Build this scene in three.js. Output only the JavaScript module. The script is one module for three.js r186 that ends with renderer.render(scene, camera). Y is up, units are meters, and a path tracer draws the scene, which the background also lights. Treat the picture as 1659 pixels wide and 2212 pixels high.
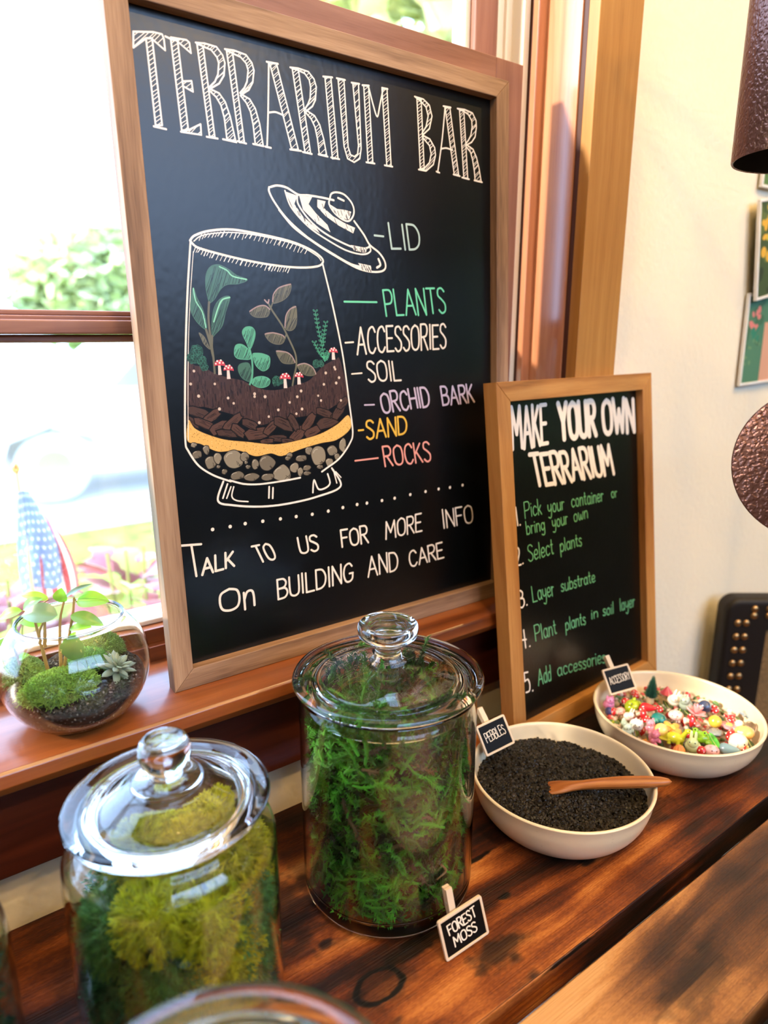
import * as THREE from 'three';
import { RoundedBoxGeometry } from 'three/addons/geometries/RoundedBoxGeometry.js';
import { mergeGeometries, toCreasedNormals, mergeVertices } from 'three/addons/utils/BufferGeometryUtils.js';
import { RectAreaLightUniformsLib } from 'three/addons/lights/RectAreaLightUniformsLib.js';

RectAreaLightUniformsLib.init();
const scene = new THREE.Scene();
const R = Math.PI / 180;

// ---------------------------------------------------------------- camera
const camera = new THREE.PerspectiveCamera(73.487, 1659 / 2212, 0.02, 200);
camera.position.set(0, 1.25, 0.5825);
camera.rotation.set(-14.54 * R, -36.003 * R, 0, 'YXZ');
camera.focus = 0.66;
camera.userData.fStop = 3.7;
scene.add(camera);

// ---------------------------------------------------------------- sky, sun, exposure
scene.background = new THREE.Color().setRGB(0.58, 0.86, 1.36);
scene.backgroundIntensity = 7;
const sun = new THREE.DirectionalLight(new THREE.Color().setRGB(1, 0.9, 0.74), 15);
sun.position.set(-6.2, 5.0, -1.9);
sun.target.position.set(0.4, 1.2, -0.05);
sun.castShadow = true;
sun.shadow.radius = 9;
Object.assign(sun.shadow.camera, { left: -4, right: 4, top: 4, bottom: -4, near: 0.5, far: 20 });
scene.add(sun, sun.target);
const renderer = new THREE.WebGLRenderer({ antialias: true });
renderer.shadowMap.enabled = true;
renderer.shadowMap.type = THREE.PCFSoftShadowMap;
renderer.toneMapping = THREE.LinearToneMapping;
renderer.toneMappingExposure = 1.0;
const LAMP_COLOR = [1, 0.65, 0.27], LAMP_POWER = 3.7;

// ---------------------------------------------------------------- helpers
function mulberry(a) { return () => { a |= 0; a = (a + 0x6d2b79f5) | 0; let t = Math.imul(a ^ (a >>> 15), 1 | a); t = (t + Math.imul(t ^ (t >>> 7), 61 | t)) ^ t; return ((t ^ (t >>> 14)) >>> 0) / 4294967296; }; }
const names = new Map();
function numbered(n) { const k = names.get(n) ?? 0; names.set(n, k + 1); return k ? `${n}_${String(k).padStart(3, '0')}` : n; }
function tag(o, label, category, group, kind) {
  if (label) o.userData.label = label;
  if (category) o.userData.category = category;
  if (group) o.userData.group = group;
  if (kind) o.userData.kind = kind;
  return o;
}
function thing(name, label, category, pos = [0, 0, 0], group) {
  const o = new THREE.Group(); o.name = numbered(name); o.position.set(...pos); scene.add(o);
  return tag(o, label, category, group);
}
function part(name, geo, mat, parent) {
  const m = new THREE.Mesh(geo, mat); m.castShadow = m.receiveShadow = true;
  if (parent) { m.name = name; parent.add(m); } else { m.name = numbered(name); scene.add(m); }
  return m;
}
function struct(name, geo, mat, parent) { const m = part(name, geo, mat, parent); if (!parent) m.userData.kind = 'structure'; return m; }
const V = (x, y, z) => new THREE.Vector3(x, y, z);
const rgb = (r, g, b) => new THREE.Color().setRGB(r, g, b);
const css = (s) => new THREE.Color(s);
const std = (o) => new THREE.MeshStandardMaterial(o);
const phys = (o) => new THREE.MeshPhysicalMaterial(o);
// uv in metres: the grain runs along `grain` (x, y or z)
function boxUV(g, grain = 'x', ou = 0, ov = 0) {
  if (g.index) g = g.toNonIndexed();
  const p = g.attributes.position, n = g.attributes.normal, uv = new Float32Array(p.count * 2), gi = 'xyz'.indexOf(grain);
  for (let i = 0; i < p.count; i++) {
    const nn = [Math.abs(n.getX(i)), Math.abs(n.getY(i)), Math.abs(n.getZ(i))], pp = [p.getX(i), p.getY(i), p.getZ(i)];
    let d = nn[0] > nn[1] ? (nn[0] > nn[2] ? 0 : 2) : nn[1] > nn[2] ? 1 : 2;
    let a = gi, b;
    if (d === gi) { a = (gi + 1) % 3; b = (gi + 2) % 3; } else b = 3 - d - gi;
    uv[2 * i] = pp[a] + ou; uv[2 * i + 1] = pp[b] + ov + d * 0.013;
  }
  g.setAttribute('uv', new THREE.BufferAttribute(uv, 2));
  return g;
}
function rbox(w, h, d, r = 0.002, grain = 'x', c = [0, 0, 0], ou = 0, ov = 0, seg = 2) {
  const g = boxUV(new RoundedBoxGeometry(w, h, d, seg, Math.min(r, w / 2.01, h / 2.01, d / 2.01)), grain, ou, ov);
  return g.translate(...c);
}
function bar(x0, x1, y0, y1, z0, z1, r = 0.001, grain = 'x', ou = 0, ov = 0) { return rbox(x1 - x0, y1 - y0, z1 - z0, r, grain, [(x0 + x1) / 2, (y0 + y1) / 2, (z0 + z1) / 2], ou, ov); }
function merge(list) {
  const l = list.map((g) => { g = g.index ? g.toNonIndexed() : g.clone(); for (const k of Object.keys(g.attributes)) if (!['position', 'normal', 'uv'].includes(k)) g.deleteAttribute(k); if (!g.attributes.uv) g.setAttribute('uv', new THREE.BufferAttribute(new Float32Array(g.attributes.position.count * 2), 2)); return g; });
  return mergeGeometries(l);
}
// prism from a polygon in xy, extruded towards -z from z = 0, edges slightly broken
function prism(pts, depth, bevel = 0.0008, grain = 'x', ou = 0, ov = 0) {
  const s = new THREE.Shape(pts.map((p) => new THREE.Vector2(...p)));
  const g = new THREE.ExtrudeGeometry(s, { depth: depth - 2 * bevel, bevelEnabled: bevel > 0, bevelThickness: bevel, bevelSize: bevel, bevelOffset: -bevel, bevelSegments: 2 });
  g.translate(0, 0, -depth + bevel);
  return boxUV(g, grain, ou, ov);
}
function lathe(pts, seg = 96) { return new THREE.LatheGeometry(pts.map((p) => new THREE.Vector2(...p)), seg); }
// rounds a lathe profile
function smooth(pts, n = 6) { const c = new THREE.CatmullRomCurve3(pts.map((p) => V(p[0], p[1], 0)), false, 'centripetal'); return c.getPoints(pts.length * n).map((p) => [Math.max(p.x, 0), p.y]); }
function tube(pts, r, seg = 16, rs = 8, closed = false) { return new THREE.TubeGeometry(new THREE.CatmullRomCurve3(pts.map((p) => (p.isVector3 ? p : V(...p))), closed), seg, r, rs, closed); }
// uv in metres round the y axis, flat on faces that look up or down
function cylUV(g) { g = g.toNonIndexed(); g.deleteAttribute('normal'); g.computeVertexNormals(); const p = g.attributes.position, n = g.attributes.normal, u = g.attributes.uv; for (let i = 0; i < p.count; i++) { const a = u.getX(i) * 6.2832; if (Math.abs(n.getY(i)) > 0.75) u.setXY(i, p.getX(i) + 0.31, p.getZ(i) + 0.17); else u.setXY(i, a * 0.065, p.getY(i)); } g = toCreasedNormals(g, 0.5); return g; }
// tapered tube
function taper(pts, radii, rs = 8) {
  const g = tube(pts, 1, pts.length * 4, rs), p = g.attributes.position, n = g.attributes.normal, N = pts.length * 4, c = new THREE.CatmullRomCurve3(pts.map((q) => (q.isVector3 ? q : V(...q))));
  for (let i = 0; i <= N; i++) {
    const t = i / N, f = t * (radii.length - 1), k = Math.min(Math.floor(f), radii.length - 2), r = radii[k] + (radii[k + 1] - radii[k]) * (f - k), o = c.getPointAt(t);
    for (let j = 0; j <= rs; j++) { const q = i * (rs + 1) + j; p.setXYZ(q, o.x + n.getX(q) * r, o.y + n.getY(q) * r, o.z + n.getZ(q) * r); }
  }
  return g;
}
function sphere(r, sx = 1, sy = 1, sz = 1, c = [0, 0, 0], a = 20, b = 14) { return new THREE.SphereGeometry(r, a, b).scale(sx, sy, sz).translate(...c); }
function lumpy(r, amp, seed, detail = 3, f = 1.6) {
  const g = mergeVertices(new THREE.IcosahedronGeometry(r, detail).deleteAttribute('uv').deleteAttribute('normal')), p = g.attributes.position, v = V();
  for (let i = 0; i < p.count; i++) { v.fromBufferAttribute(p, i).normalize(); v.multiplyScalar(r * (1 + amp * (fbm(v.x * f + seed, v.y * f + v.z * f * 1.7, 3) - 0.5) * 2)); p.setXYZ(i, v.x, v.y, v.z); }
  g.computeVertexNormals(); return g;
}

// value noise
const HASH = (() => { const r = mulberry(77), a = new Float32Array(65536); for (let i = 0; i < 65536; i++) a[i] = r(); return a; })();
function noise(x, y) {
  const xi = Math.floor(x), yi = Math.floor(y), fx = x - xi, fy = y - yi, u = fx * fx * (3 - 2 * fx), v = fy * fy * (3 - 2 * fy);
  const h = (i, j) => HASH[((i & 255) + ((j & 255) << 8)) & 65535];
  const a = h(xi, yi), b = h(xi + 1, yi), c = h(xi, yi + 1), d = h(xi + 1, yi + 1);
  return a + (b - a) * u + (c - a) * v + (a - b - c + d) * u * v;
}
function fbm(x, y, o = 4) { let s = 0, a = 0.5, t = 0; for (let i = 0; i < o; i++) { s += a * noise(x, y); t += a; a *= 0.5; x = x * 2.03 + 17.3; y = y * 2.03 + 9.1; } return s / t; }
const mix = (a, b, t) => a + (b - a) * t, clamp01 = (t) => Math.min(1, Math.max(0, t)), step = (a, b, t) => { t = clamp01((t - a) / (b - a)); return t * t * (3 - 2 * t); };
function dataTex(w, h, fn, srgb = true, metresU = 1, metresV = 1) {
  const d = new Uint8Array(w * h * 4), c = [0, 0, 0];
  for (let j = 0; j < h; j++) for (let i = 0; i < w; i++) { fn((i + 0.5) / w, (j + 0.5) / h, c); const k = (j * w + i) * 4; d[k] = c[0]; d[k + 1] = c[1]; d[k + 2] = c[2]; d[k + 3] = 255; }
  const t = new THREE.DataTexture(d, w, h); t.colorSpace = srgb ? THREE.SRGBColorSpace : THREE.NoColorSpace;
  t.wrapS = t.wrapT = THREE.MirroredRepeatWrapping; t.magFilter = THREE.LinearFilter; t.minFilter = THREE.LinearMipmapLinearFilter; t.generateMipmaps = true;
  t.repeat.set(1 / metresU, 1 / metresV); t.needsUpdate = true; return t;
}
function grey(w, h, fn, mu = 1, mv = 1) { return dataTex(w, h, (u, v, c) => { c[0] = c[1] = c[2] = 255 * clamp01(fn(u, v)); }, false, mu, mv); }
function ramp(stops, t, c) {
  t = clamp01(t) * (stops.length - 1); const k = Math.min(Math.floor(t), stops.length - 2), f = t - k;
  for (let i = 0; i < 3; i++) c[i] = mix(stops[k][i], stops[k + 1][i], f);
}
// plain sawn timber; stops run dark to light
function woodTex({ w = 1024, h = 256, mu = 1, mv = 0.25, stops, seed = 1, along = 3, across = 60, fine = 0.25, blotch = 0.35 }) {
  return dataTex(w, h, (u, v, c) => {
    const x = u * mu, y = v * mv, warp = fbm(x * 2.2 + seed, y * 9 + seed, 3) * 0.05;
    let t = fbm(x * along + seed * 3.1, (y + warp) * across + seed, 4);
    t = 0.5 + (t - 0.5) * 1.5;
    t = mix(t, fbm(x * 5 + seed * 7, y * 14 + 3, 3), blotch) + (noise(x * 60 + seed, y * 1400) - 0.5) * fine;
    ramp(stops, t, c);
  }, true, mu, mv);
}
function canvas(w, h) { const c = document.createElement('canvas'); c.width = w; c.height = h; return [c, c.getContext('2d')]; }
function canvasTex(c) { const t = new THREE.CanvasTexture(c); t.colorSpace = THREE.SRGBColorSpace; t.anisotropy = 8; return t; }
function instanced(name, geo, mat, n, parent, fn) {
  const m = new THREE.InstancedMesh(geo, mat, n), o = new THREE.Object3D(), c = new THREE.Color(); o.rotation.order = 'YXZ';
  for (let i = 0; i < n; i++) { o.position.set(0, 0, 0); o.rotation.set(0, 0, 0); o.scale.set(1, 1, 1); fn(i, o, c); o.updateMatrix(); m.setMatrixAt(i, o.matrix); m.setColorAt(i, c); }
  m.castShadow = m.receiveShadow = true;
  if (parent) { m.name = name; parent.add(m); } else { m.name = numbered(name); scene.add(m); }
  m.userData.kind = 'stuff';
  return m;
}

// ---------------------------------------------------------------- materials
const M = {};
M.frame = std({ map: woodTex({ stops: [[92, 66, 48], [136, 102, 76], [166, 130, 100], [186, 152, 120]], seed: 3, mu: 0.6, mv: 0.12, across: 90 }), roughness: 0.62 });
M.oakframe = std({ map: woodTex({ stops: [[120, 72, 30], [168, 110, 52], [192, 134, 70], [206, 152, 88]], seed: 9, mu: 0.6, mv: 0.12, across: 80, fine: 0.18 }), roughness: 0.55 });
M.cherry = phys({ map: woodTex({ stops: [[72, 33, 13], [112, 55, 22], [138, 74, 32], [160, 93, 45]], seed: 5, mu: 0.8, mv: 0.16, across: 70, fine: 0.12 }), roughness: 0.34, clearcoat: 0.9, clearcoatRoughness: 0.17 });
M.apron = phys({ map: woodTex({ stops: [[44, 16, 10], [66, 24, 14], [84, 34, 18], [98, 42, 22]], seed: 6, mu: 0.8, mv: 0.16, across: 70, fine: 0.12 }), roughness: 0.45 });
M.casing = std({ map: woodTex({ stops: [[158, 108, 48], [172, 120, 56], [180, 128, 62], [188, 138, 72]], seed: 12, mu: 1.2, mv: 0.14, across: 200, fine: 0.3 }), roughness: 0.5 });
M.jamb = phys({ map: woodTex({ stops: [[168, 104, 70], [190, 126, 88], [204, 144, 104], [216, 160, 120]], seed: 13, mu: 1.2, mv: 0.14, across: 120, fine: 0.15 }), roughness: 0.3, clearcoat: 1, clearcoatRoughness: 0.16 });
M.redwood = std({ map: woodTex({ stops: [[100, 60, 45], [134, 88, 70], [152, 105, 86], [168, 122, 102]], seed: 14, mu: 1.2, mv: 0.14, across: 90, fine: 0.15 }), roughness: 0.5 });
M.groove = std({ color: rgb(0.07, 0.02, 0.012), roughness: 0.6 });
M.liner = std({ color: rgb(0.78, 0.7, 0.58), roughness: 0.45 });
M.wall = std({ color: rgb(0.84, 0.75, 0.58), roughness: 0.9, bumpMap: grey(512, 512, (u, v) => fbm(u * 90, v * 90, 3), 0.6, 0.6), bumpScale: 0.0006 });
M.wall.bumpMap.wrapS = M.wall.bumpMap.wrapT = THREE.RepeatWrapping;
M.floor = std({ map: woodTex({ stops: [[24, 14, 9], [38, 24, 15], [48, 32, 20], [58, 40, 25]], seed: 21, mu: 2, mv: 0.5 }), roughness: 0.45 });
M.ceiling = std({ color: rgb(0.8, 0.76, 0.68), roughness: 0.95 });
M.darkwall = std({ color: rgb(0.04, 0.045, 0.03), roughness: 0.85 });
M.brass = std({ color: rgb(0.55, 0.32, 0.14), metalness: 1, roughness: 0.3 });
M.steel = std({ color: rgb(0.6, 0.58, 0.55), metalness: 1, roughness: 0.3 });
M.black = std({ color: rgb(0.012, 0.011, 0.01), roughness: 0.5 });
M.white = std({ color: rgb(0.8, 0.78, 0.74), roughness: 0.5 });
M.pane = phys({ color: rgb(1, 1, 1), roughness: 0.0, transmission: 1, thickness: 0, ior: 1.5 });
M.thinglass = phys({ color: rgb(0.95, 0.985, 0.97), roughness: 0.0, transmission: 1, thickness: 0, ior: 1.5 });
M.glass = phys({ color: rgb(0.985, 1, 0.99), roughness: 0.0, transmission: 1, thickness: 0.01, ior: 1.5 });

// ---------------------------------------------------------------- the room
const XL = -2.6, XR = 3.2, ZF = 4.2, WZ = -0.025, CEIL = 3.95, TABLE = 0.75, SILL = 0.916;
struct('floor', bar(XL - 0.12, XR + 0.12, -0.1, 0, WZ - 0.15, ZF + 0.12, 0.001, 'x'), M.floor);
struct('ceiling', bar(XL - 0.12, XR + 0.12, CEIL, CEIL + 0.1, WZ - 0.15, ZF + 0.12), M.ceiling);
function wallWithHoles(name, x0, x1, y1, holes, place) {
  const s = new THREE.Shape([[x0, 0], [x1, 0], [x1, y1], [x0, y1]].map((p) => new THREE.Vector2(...p)));
  for (const [a, b, c, d] of holes) s.holes.push(new THREE.Path([[a, c], [a, d], [b, d], [b, c]].map((p) => new THREE.Vector2(...p))));
  const g = boxUV(new THREE.ExtrudeGeometry(s, { depth: 0.15, bevelEnabled: false }));
  place(g); struct(name, g, name === 'wall_back' ? M.wall : M.darkwall);
}
wallWithHoles('wall_back', XL - 0.12, XR + 0.12, CEIL, [[-1.05, 0.748, 0.9, 2.32]], (g) => g.translate(0, 0, WZ - 0.15));
wallWithHoles('wall_front', XL - 0.12, XR + 0.12, CEIL, [[-1.6, 3.0, 2.05, 3.85]], (g) => g.translate(0, 0, ZF));
wallWithHoles('wall_right', -ZF, -WZ, CEIL, [[-2.7, -1.2, 1.1, 2.05]], (g) => g.rotateY(Math.PI / 2).translate(XR, 0, 0));
wallWithHoles('wall_left', -ZF, -WZ, CEIL, [], (g) => g.rotateY(Math.PI / 2).translate(XL - 0.15, 0, 0));
function plainWindow(name, w, h, cols, place) {
  const o = new THREE.Group(); o.name = name; o.userData.kind = 'structure'; scene.add(o);
  for (let i = 0; i <= cols; i++) part('window_bar', bar(-w / 2 + (w * i) / cols - 0.025, -w / 2 + (w * i) / cols + 0.025, -h / 2, h / 2, -0.025, 0.025, 0.004, 'y'), M.white, o);
  for (const s of [-1, 1]) part('window_bar', bar(-w / 2, w / 2, s * (h / 2) - 0.025, s * (h / 2) + 0.025, -0.025, 0.025, 0.004), M.white, o);
  for (let i = 0; i < cols; i++) part('window_pane', new THREE.BoxGeometry(w / cols - 0.05, h - 0.05, 0.003).translate(-w / 2 + (w * (i + 0.5)) / cols, 0, 0), M.pane, o);
  place(o);
}
plainWindow('window_2', 4.58, 1.78, 4, (o) => o.position.set(0.7, 2.95, ZF + 0.075));
plainWindow('window_3', 1.48, 0.93, 1, (o) => { o.rotation.y = Math.PI / 2; o.position.set(XR + 0.075, 1.575, 1.95); });

// the window that the sign leans in: a double-hung sash between wooden jambs
{
  const w = new THREE.Group(); w.name = 'window_1'; w.userData.kind = 'structure'; scene.add(w);
  // right stile of the upper sash, and the liner beside it
  part('sash_stile', bar(0.652, 0.689, 1.2, 2.28, -0.165, -0.125, 0.002, 'y'), M.redwood, w);
  part('sash_bead', bar(0.644, 0.653, 1.272, 2.28, -0.16, -0.135, 0.002, 'y', 0.3), M.liner, w);
  part('sash_stile', bar(-1.0, -0.94, 1.2, 2.28, -0.165, -0.125, 0.002, 'y', 0.5), M.redwood, w);
  part('sash_rail', bar(-0.94, 0.642, 2.22, 2.28, -0.165, -0.125, 0.002, 'x', 0.5), M.redwood, w);
  // meeting rail with its mouldings
  part('sash_rail', bar(-0.99, 0.642, 1.2498, 1.2625, -0.14, -0.1, 0.002, 'x', 0.2), M.redwood, w);
  part('sash_moulding', bar(-0.99, 0.642, 1.2615, 1.2662, -0.14, -0.106, 0.0015, 'x', 0.4), M.redwood, w);
  part('sash_moulding', bar(-0.99, 0.642, 1.266, 1.2712, -0.14, -0.114, 0.002, 'x', 0.1), M.redwood, w);
  part('sash_moulding', bar(-0.99, 0.642, 1.2425, 1.2496, -0.14, -0.112, 0.0025, 'x', 0.6), M.redwood, w);
  // lower sash: bottom rail, stiles
  part('sash_rail', bar(-0.99, 0.69, 0.9475, 0.9535, -0.142, -0.118, 0.002, 'x', 0.7), M.liner, w);
  part('sash_stile', bar(0.662, 0.688, 0.9535, 1.2496, -0.124, -0.106, 0.002, 'y', 0.2), M.redwood, w);
  part('sash_stile', bar(-0.99, -0.94, 0.9535, 1.2496, -0.124, -0.1, 0.002, 'y', 0.4), M.redwood, w);
  part('window_pane', bar(-0.94, 0.642, 1.2712, 2.22, -0.146, -0.143, 0.0002), M.pane, w);
  part('window_pane', bar(-0.94, 0.662, 0.9535, 1.2425, -0.1285, -0.1265, 0.0002), M.pane, w);
  // stepped stool behind the sill board
  part('sill_step', bar(-1.05, 0.748, 0.86, 0.932, -0.105, -0.0946, 0.001, 'x', 0.1), M.cherry, w);
  part('sill_step', bar(-1.05, 0.748, 0.86, 0.9475, -0.175, -0.105, 0.001, 'x', 0.6), M.cherry, w);
  // the jamb on the right, strip by strip from the glass to the room
  part('jamb_liner', bar(0.689, 0.73, 0.93, 2.3, -0.175, -0.125, 0.001, 'y'), M.liner, w);
  part('jamb_liner', bar(0.699, 0.703, 0.93, 2.3, -0.13, -0.1205, 0.001, 'y'), M.liner, w);
  part('jamb_stop', bar(0.714, 0.7245, 0.932, 2.3, -0.1255, -0.104, 0.001, 'y'), M.liner, w);
  part('jamb_groove', bar(0.7255, 0.757, 0.93, 2.3, -0.13, -0.0985, 0.0005, 'y'), M.groove, w);
  part('jamb_stop', bar(0.7226, 0.757, 0.932, 2.3, -0.0985, -0.0885, 0.0015, 'y', 0.2), M.jamb, w);
  part('jamb_board', bar(0.7375, 0.76, SILL, 2.3, -0.0885, -0.0335, 0.0006, 'y', 0.6), M.jamb, w);
  part('jamb_groove', bar(0.7402, 0.76, SILL, 2.3, -0.0336, -0.0262, 0.0004, 'y'), M.groove, w);
  // left and top jambs, out of the picture
  part('jamb_board', bar(-1.06, -1.0, SILL, 2.3, -0.175, -0.0262, 0.001, 'y', 0.3), M.jamb, w);
  part('jamb_board', bar(-1.0, 0.742, 2.28, 2.33, -0.175, -0.0262, 0.001, 'x', 0.3), M.jamb, w);
}
struct('trim_1', bar(0.7404, 0.8225, 0.85, 2.38, -0.0268, -0.01, 0.0012, 'y', 0.1, 0.03), M.casing);
struct('trim_2', bar(-1.14, -1.04, 0.85, 2.38, -0.0268, -0.01, 0.0012, 'y', 0.5, 0.03), M.casing);
struct('trim_3', bar(-1.14, 0.8225, 2.38, 2.47, -0.0268, -0.01, 0.0012, 'x', 0.5, 0.03), M.casing);
// sill board with a full round nose, apron under it
{
  const s = new THREE.Shape(), r = 0.0135, zf = 0.024, zb = -0.0946, yb = SILL - 0.027;
  s.moveTo(-zb, yb); s.lineTo(-zf + r, yb); s.absarc(-zf + r, yb + r, r, -Math.PI / 2, -Math.PI * 1.5, true); s.lineTo(-zb, SILL); s.lineTo(-zb, yb);
  const g = new THREE.ExtrudeGeometry(s, { depth: 1.98, bevelEnabled: false, curveSegments: 14 });
  g.rotateY(Math.PI / 2).translate(-1.14, 0, 0);
  struct('trim_4', toCreasedNormals(boxUV(toCreasedNormals(g, 0.7), 'x'), 0.7), M.cherry);
}
struct('trim_5', bar(-1.12, 0.84, 0.7935, SILL - 0.027, -0.0265, -0.01, 0.0015, 'x'), M.apron);

// ---------------------------------------------------------------- outdoors
M.lawn = std({ map: dataTex(512, 512, (u, v, c) => ramp([[74, 110, 30], [120, 150, 52], [165, 180, 80]], fbm(u * 40, v * 40, 4), c), true, 6, 6), roughness: 1 });
M.road = std({ color: rgb(0.62, 0.62, 0.6), roughness: 0.9 });
M.bark = std({ color: rgb(0.16, 0.11, 0.07), roughness: 0.9 });
struct('lawn', bar(-30, 50, -0.5, -0.3, -34, -0.3, 0.001), M.lawn);
struct('driveway', bar(-30, 50, -0.31, -0.285, -9.5, -5.2, 0.001), M.road);
struct('garden_ground', bar(-6, 12, -0.5, -0.28, 4.5, 14, 0.001), M.lawn);
struct('side_ground', bar(3.5, 14, -0.5, -0.28, -0.3, 4.5, 0.001), M.lawn);
const leafMat = (r, g, b) => phys({ color: rgb(r, g, b), roughness: 0.8, transmission: 0.35, thickness: 0, side: THREE.DoubleSide });
function leafQuad(l, w) {
  const g = new THREE.BufferGeometry(), p = [0, 0, 0, w / 2, l * 0.45, 0.08 * l, 0, l, 0, -w / 2, l * 0.45, 0.08 * l, 0, l * 0.5, -0.05 * l];
  g.setAttribute('position', new THREE.Float32BufferAttribute(p, 3)); g.setIndex([0, 1, 4, 1, 2, 4, 2, 3, 4, 3, 0, 4]); g.computeVertexNormals(); return g;
}
const treeLeaf = leafQuad(0.34, 0.24), treeMat = phys({ color: rgb(1, 1, 1), roughness: 0.8, transmission: 0.3, thickness: 0 });
function tree(label, x, z, h, r, n, seed, col) {
  const t = thing('tree', label, 'tree', [x, -0.3, z]), rnd = mulberry(seed);
  part('trunk', taper([[0, 0, 0], [0.05, h * 0.3, 0], [-0.05, h * 0.6, 0.03], [0, h * 0.85, 0]], [0.16, 0.12, 0.09, 0.03]), M.bark, t);
  for (let k = 0; k < 5; k++) { const a = k * 1.3 + seed; part('branch', taper([[0, h * (0.35 + k * 0.07), 0], [Math.cos(a) * r * 0.4, h * (0.5 + k * 0.06), Math.sin(a) * r * 0.4], [Math.cos(a) * r * 0.75, h * (0.6 + k * 0.06), Math.sin(a) * r * 0.75]], [0.06, 0.04, 0.012], 6), M.bark, t); }
  instanced('leaves', treeLeaf, treeMat, n, t, (i, o, c) => {
    const u = rnd() * 2 - 1, a = rnd() * 6.283, q = Math.sqrt(1 - u * u), rr = r * (0.45 + 0.55 * Math.cbrt(rnd())) * (0.8 + 0.35 * noise(a * 2 + seed, u * 3));
    o.position.set(q * Math.cos(a) * rr, h * 0.66 + u * rr * 0.85, q * Math.sin(a) * rr); o.rotation.set(rnd() * 3, rnd() * 6.3, rnd() * 3); o.scale.setScalar(0.7 + rnd() * 0.7);
    const k = 0.7 + rnd() * 0.6; c.setRGB(col[0] * k, col[1] * k, col[2] * k);
  });
}
tree('pale green tree seen through the upper pane, far left', 0.4, -17, 3.4, 1.5, 2600, 4, [0.5, 0.58, 0.32]);
tree('rounded yellow-green tree seen just left of the big chalkboard frame', 4.2, -16, 3.8, 1.6, 2600, 5, [0.56, 0.62, 0.3]);
tree('tall yellow-green tree showing above the big chalkboard', 6.5, -6.5, 7.5, 2.6, 4200, 6, [0.56, 0.58, 0.26]);
// leafy hedge outside the side window
{
  const hdg = thing('hedge', 'clipped green hedge outside the side window', 'hedge', [4.9, -0.28, 2.0]), rnd = mulberry(15);
  part('hedge_core', lumpy(1, 0.15, 3, 4).scale(0.5, 1.9, 2.4).translate(0, 1.6, 0), std({ color: rgb(0.1, 0.22, 0.04), roughness: 1 }), hdg);
  instanced('leaves', leafQuad(0.09, 0.06), treeMat, 7000, hdg, (i, o, c) => { const u = rnd() * 2 - 1, a = rnd() * 6.283, q = Math.sqrt(1 - u * u); o.position.set(q * Math.cos(a) * 0.55, 1.6 + u * 1.97, q * Math.sin(a) * 2.48); o.rotation.set(rnd() * 3, rnd() * 6.3, rnd() * 3); const k = 0.7 + rnd() * 0.6; c.setRGB(0.26 * k, 0.5 * k, 0.07 * k); });
}
// a white car on the driveway
{
  const car = thing('car', 'parked white car washed out beyond the lawn', 'car', [2.6, -0.285, -7.0]), paint = phys({ color: rgb(0.82, 0.82, 0.82), roughness: 0.3, clearcoat: 1 });
  const body = [[-2.2, 0.35], [-2.25, 0.75], [-1.95, 0.95], [-1.2, 1.02], [-0.6, 1.48], [0.9, 1.5], [1.6, 1.05], [2.2, 0.98], [2.3, 0.6], [2.25, 0.35], [1.85, 0.34], [1.75, 0.6], [1.4, 0.72], [1.05, 0.6], [0.95, 0.33], [-0.95, 0.33], [-1.05, 0.6], [-1.4, 0.72], [-1.75, 0.6], [-1.85, 0.34]];
  part('body', prism(body, 1.7, 0.05).translate(0, 0, 0.85), paint, car);
  const gl = phys({ color: rgb(0.35, 0.4, 0.42), roughness: 0.1, clearcoat: 1 });
  for (const s of [1, -1]) { part('side_window', prism([[-0.85, 1.06], [-0.5, 1.4], [0.1, 1.42], [0.1, 1.06]], 0.03, 0.004).translate(0, 0, s * 0.85 + 0.018), gl, car); part('side_window', prism([[0.18, 1.06], [0.18, 1.42], [0.85, 1.42], [1.3, 1.06]], 0.03, 0.004).translate(0, 0, s * 0.85 + 0.018), gl, car); }
  for (const x of [-1.4, 1.4]) for (const z of [-0.72, 0.72]) { const wh = part('wheel', new THREE.TorusGeometry(0.24, 0.1, 12, 28).translate(x, 0.34, z), M.road, car); part('hub', new THREE.CylinderGeometry(0.17, 0.17, 0.12, 20).rotateX(Math.PI / 2).translate(x, 0.34, z), M.steel, wh); }
}
// red-leaved bedding plants outside the glass, each leaf a piece of its own
const bedRed = [leafMat(0.42, 0.13, 0.16), leafMat(0.46, 0.19, 0.2), leafMat(0.36, 0.1, 0.14)], bedLime = leafMat(0.42, 0.44, 0.12), bedPink = leafMat(0.5, 0.34, 0.34), stemMat = std({ color: rgb(0.25, 0.28, 0.08), roughness: 0.8 });
function bedLeaf(l, w) {
  const pos = [], idx = [], n = 7;
  for (let i = 0; i <= n; i++) { const t = i / n, ww = w * Math.sin(Math.PI * Math.pow(t, 0.75)) * (1 + 0.14 * (i % 2 ? 1 : -1)), y = 0.25 * l * Math.sin(t * 2.4); pos.push(-ww / 2, y, t * l, 0, y - 0.06 * w, t * l, ww / 2, y, t * l); if (i) { const a = (i - 1) * 3, b = i * 3; idx.push(a, b, a + 1, a + 1, b, b + 1, a + 1, b + 1, a + 2, a + 2, b + 1, b + 2); } }
  const g = new THREE.BufferGeometry(); g.setAttribute('position', new THREE.Float32BufferAttribute(pos, 3)); g.setIndex(idx); g.computeVertexNormals(); return g;
}
const bedLeafGeo = bedLeaf(0.13, 0.085);
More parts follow.
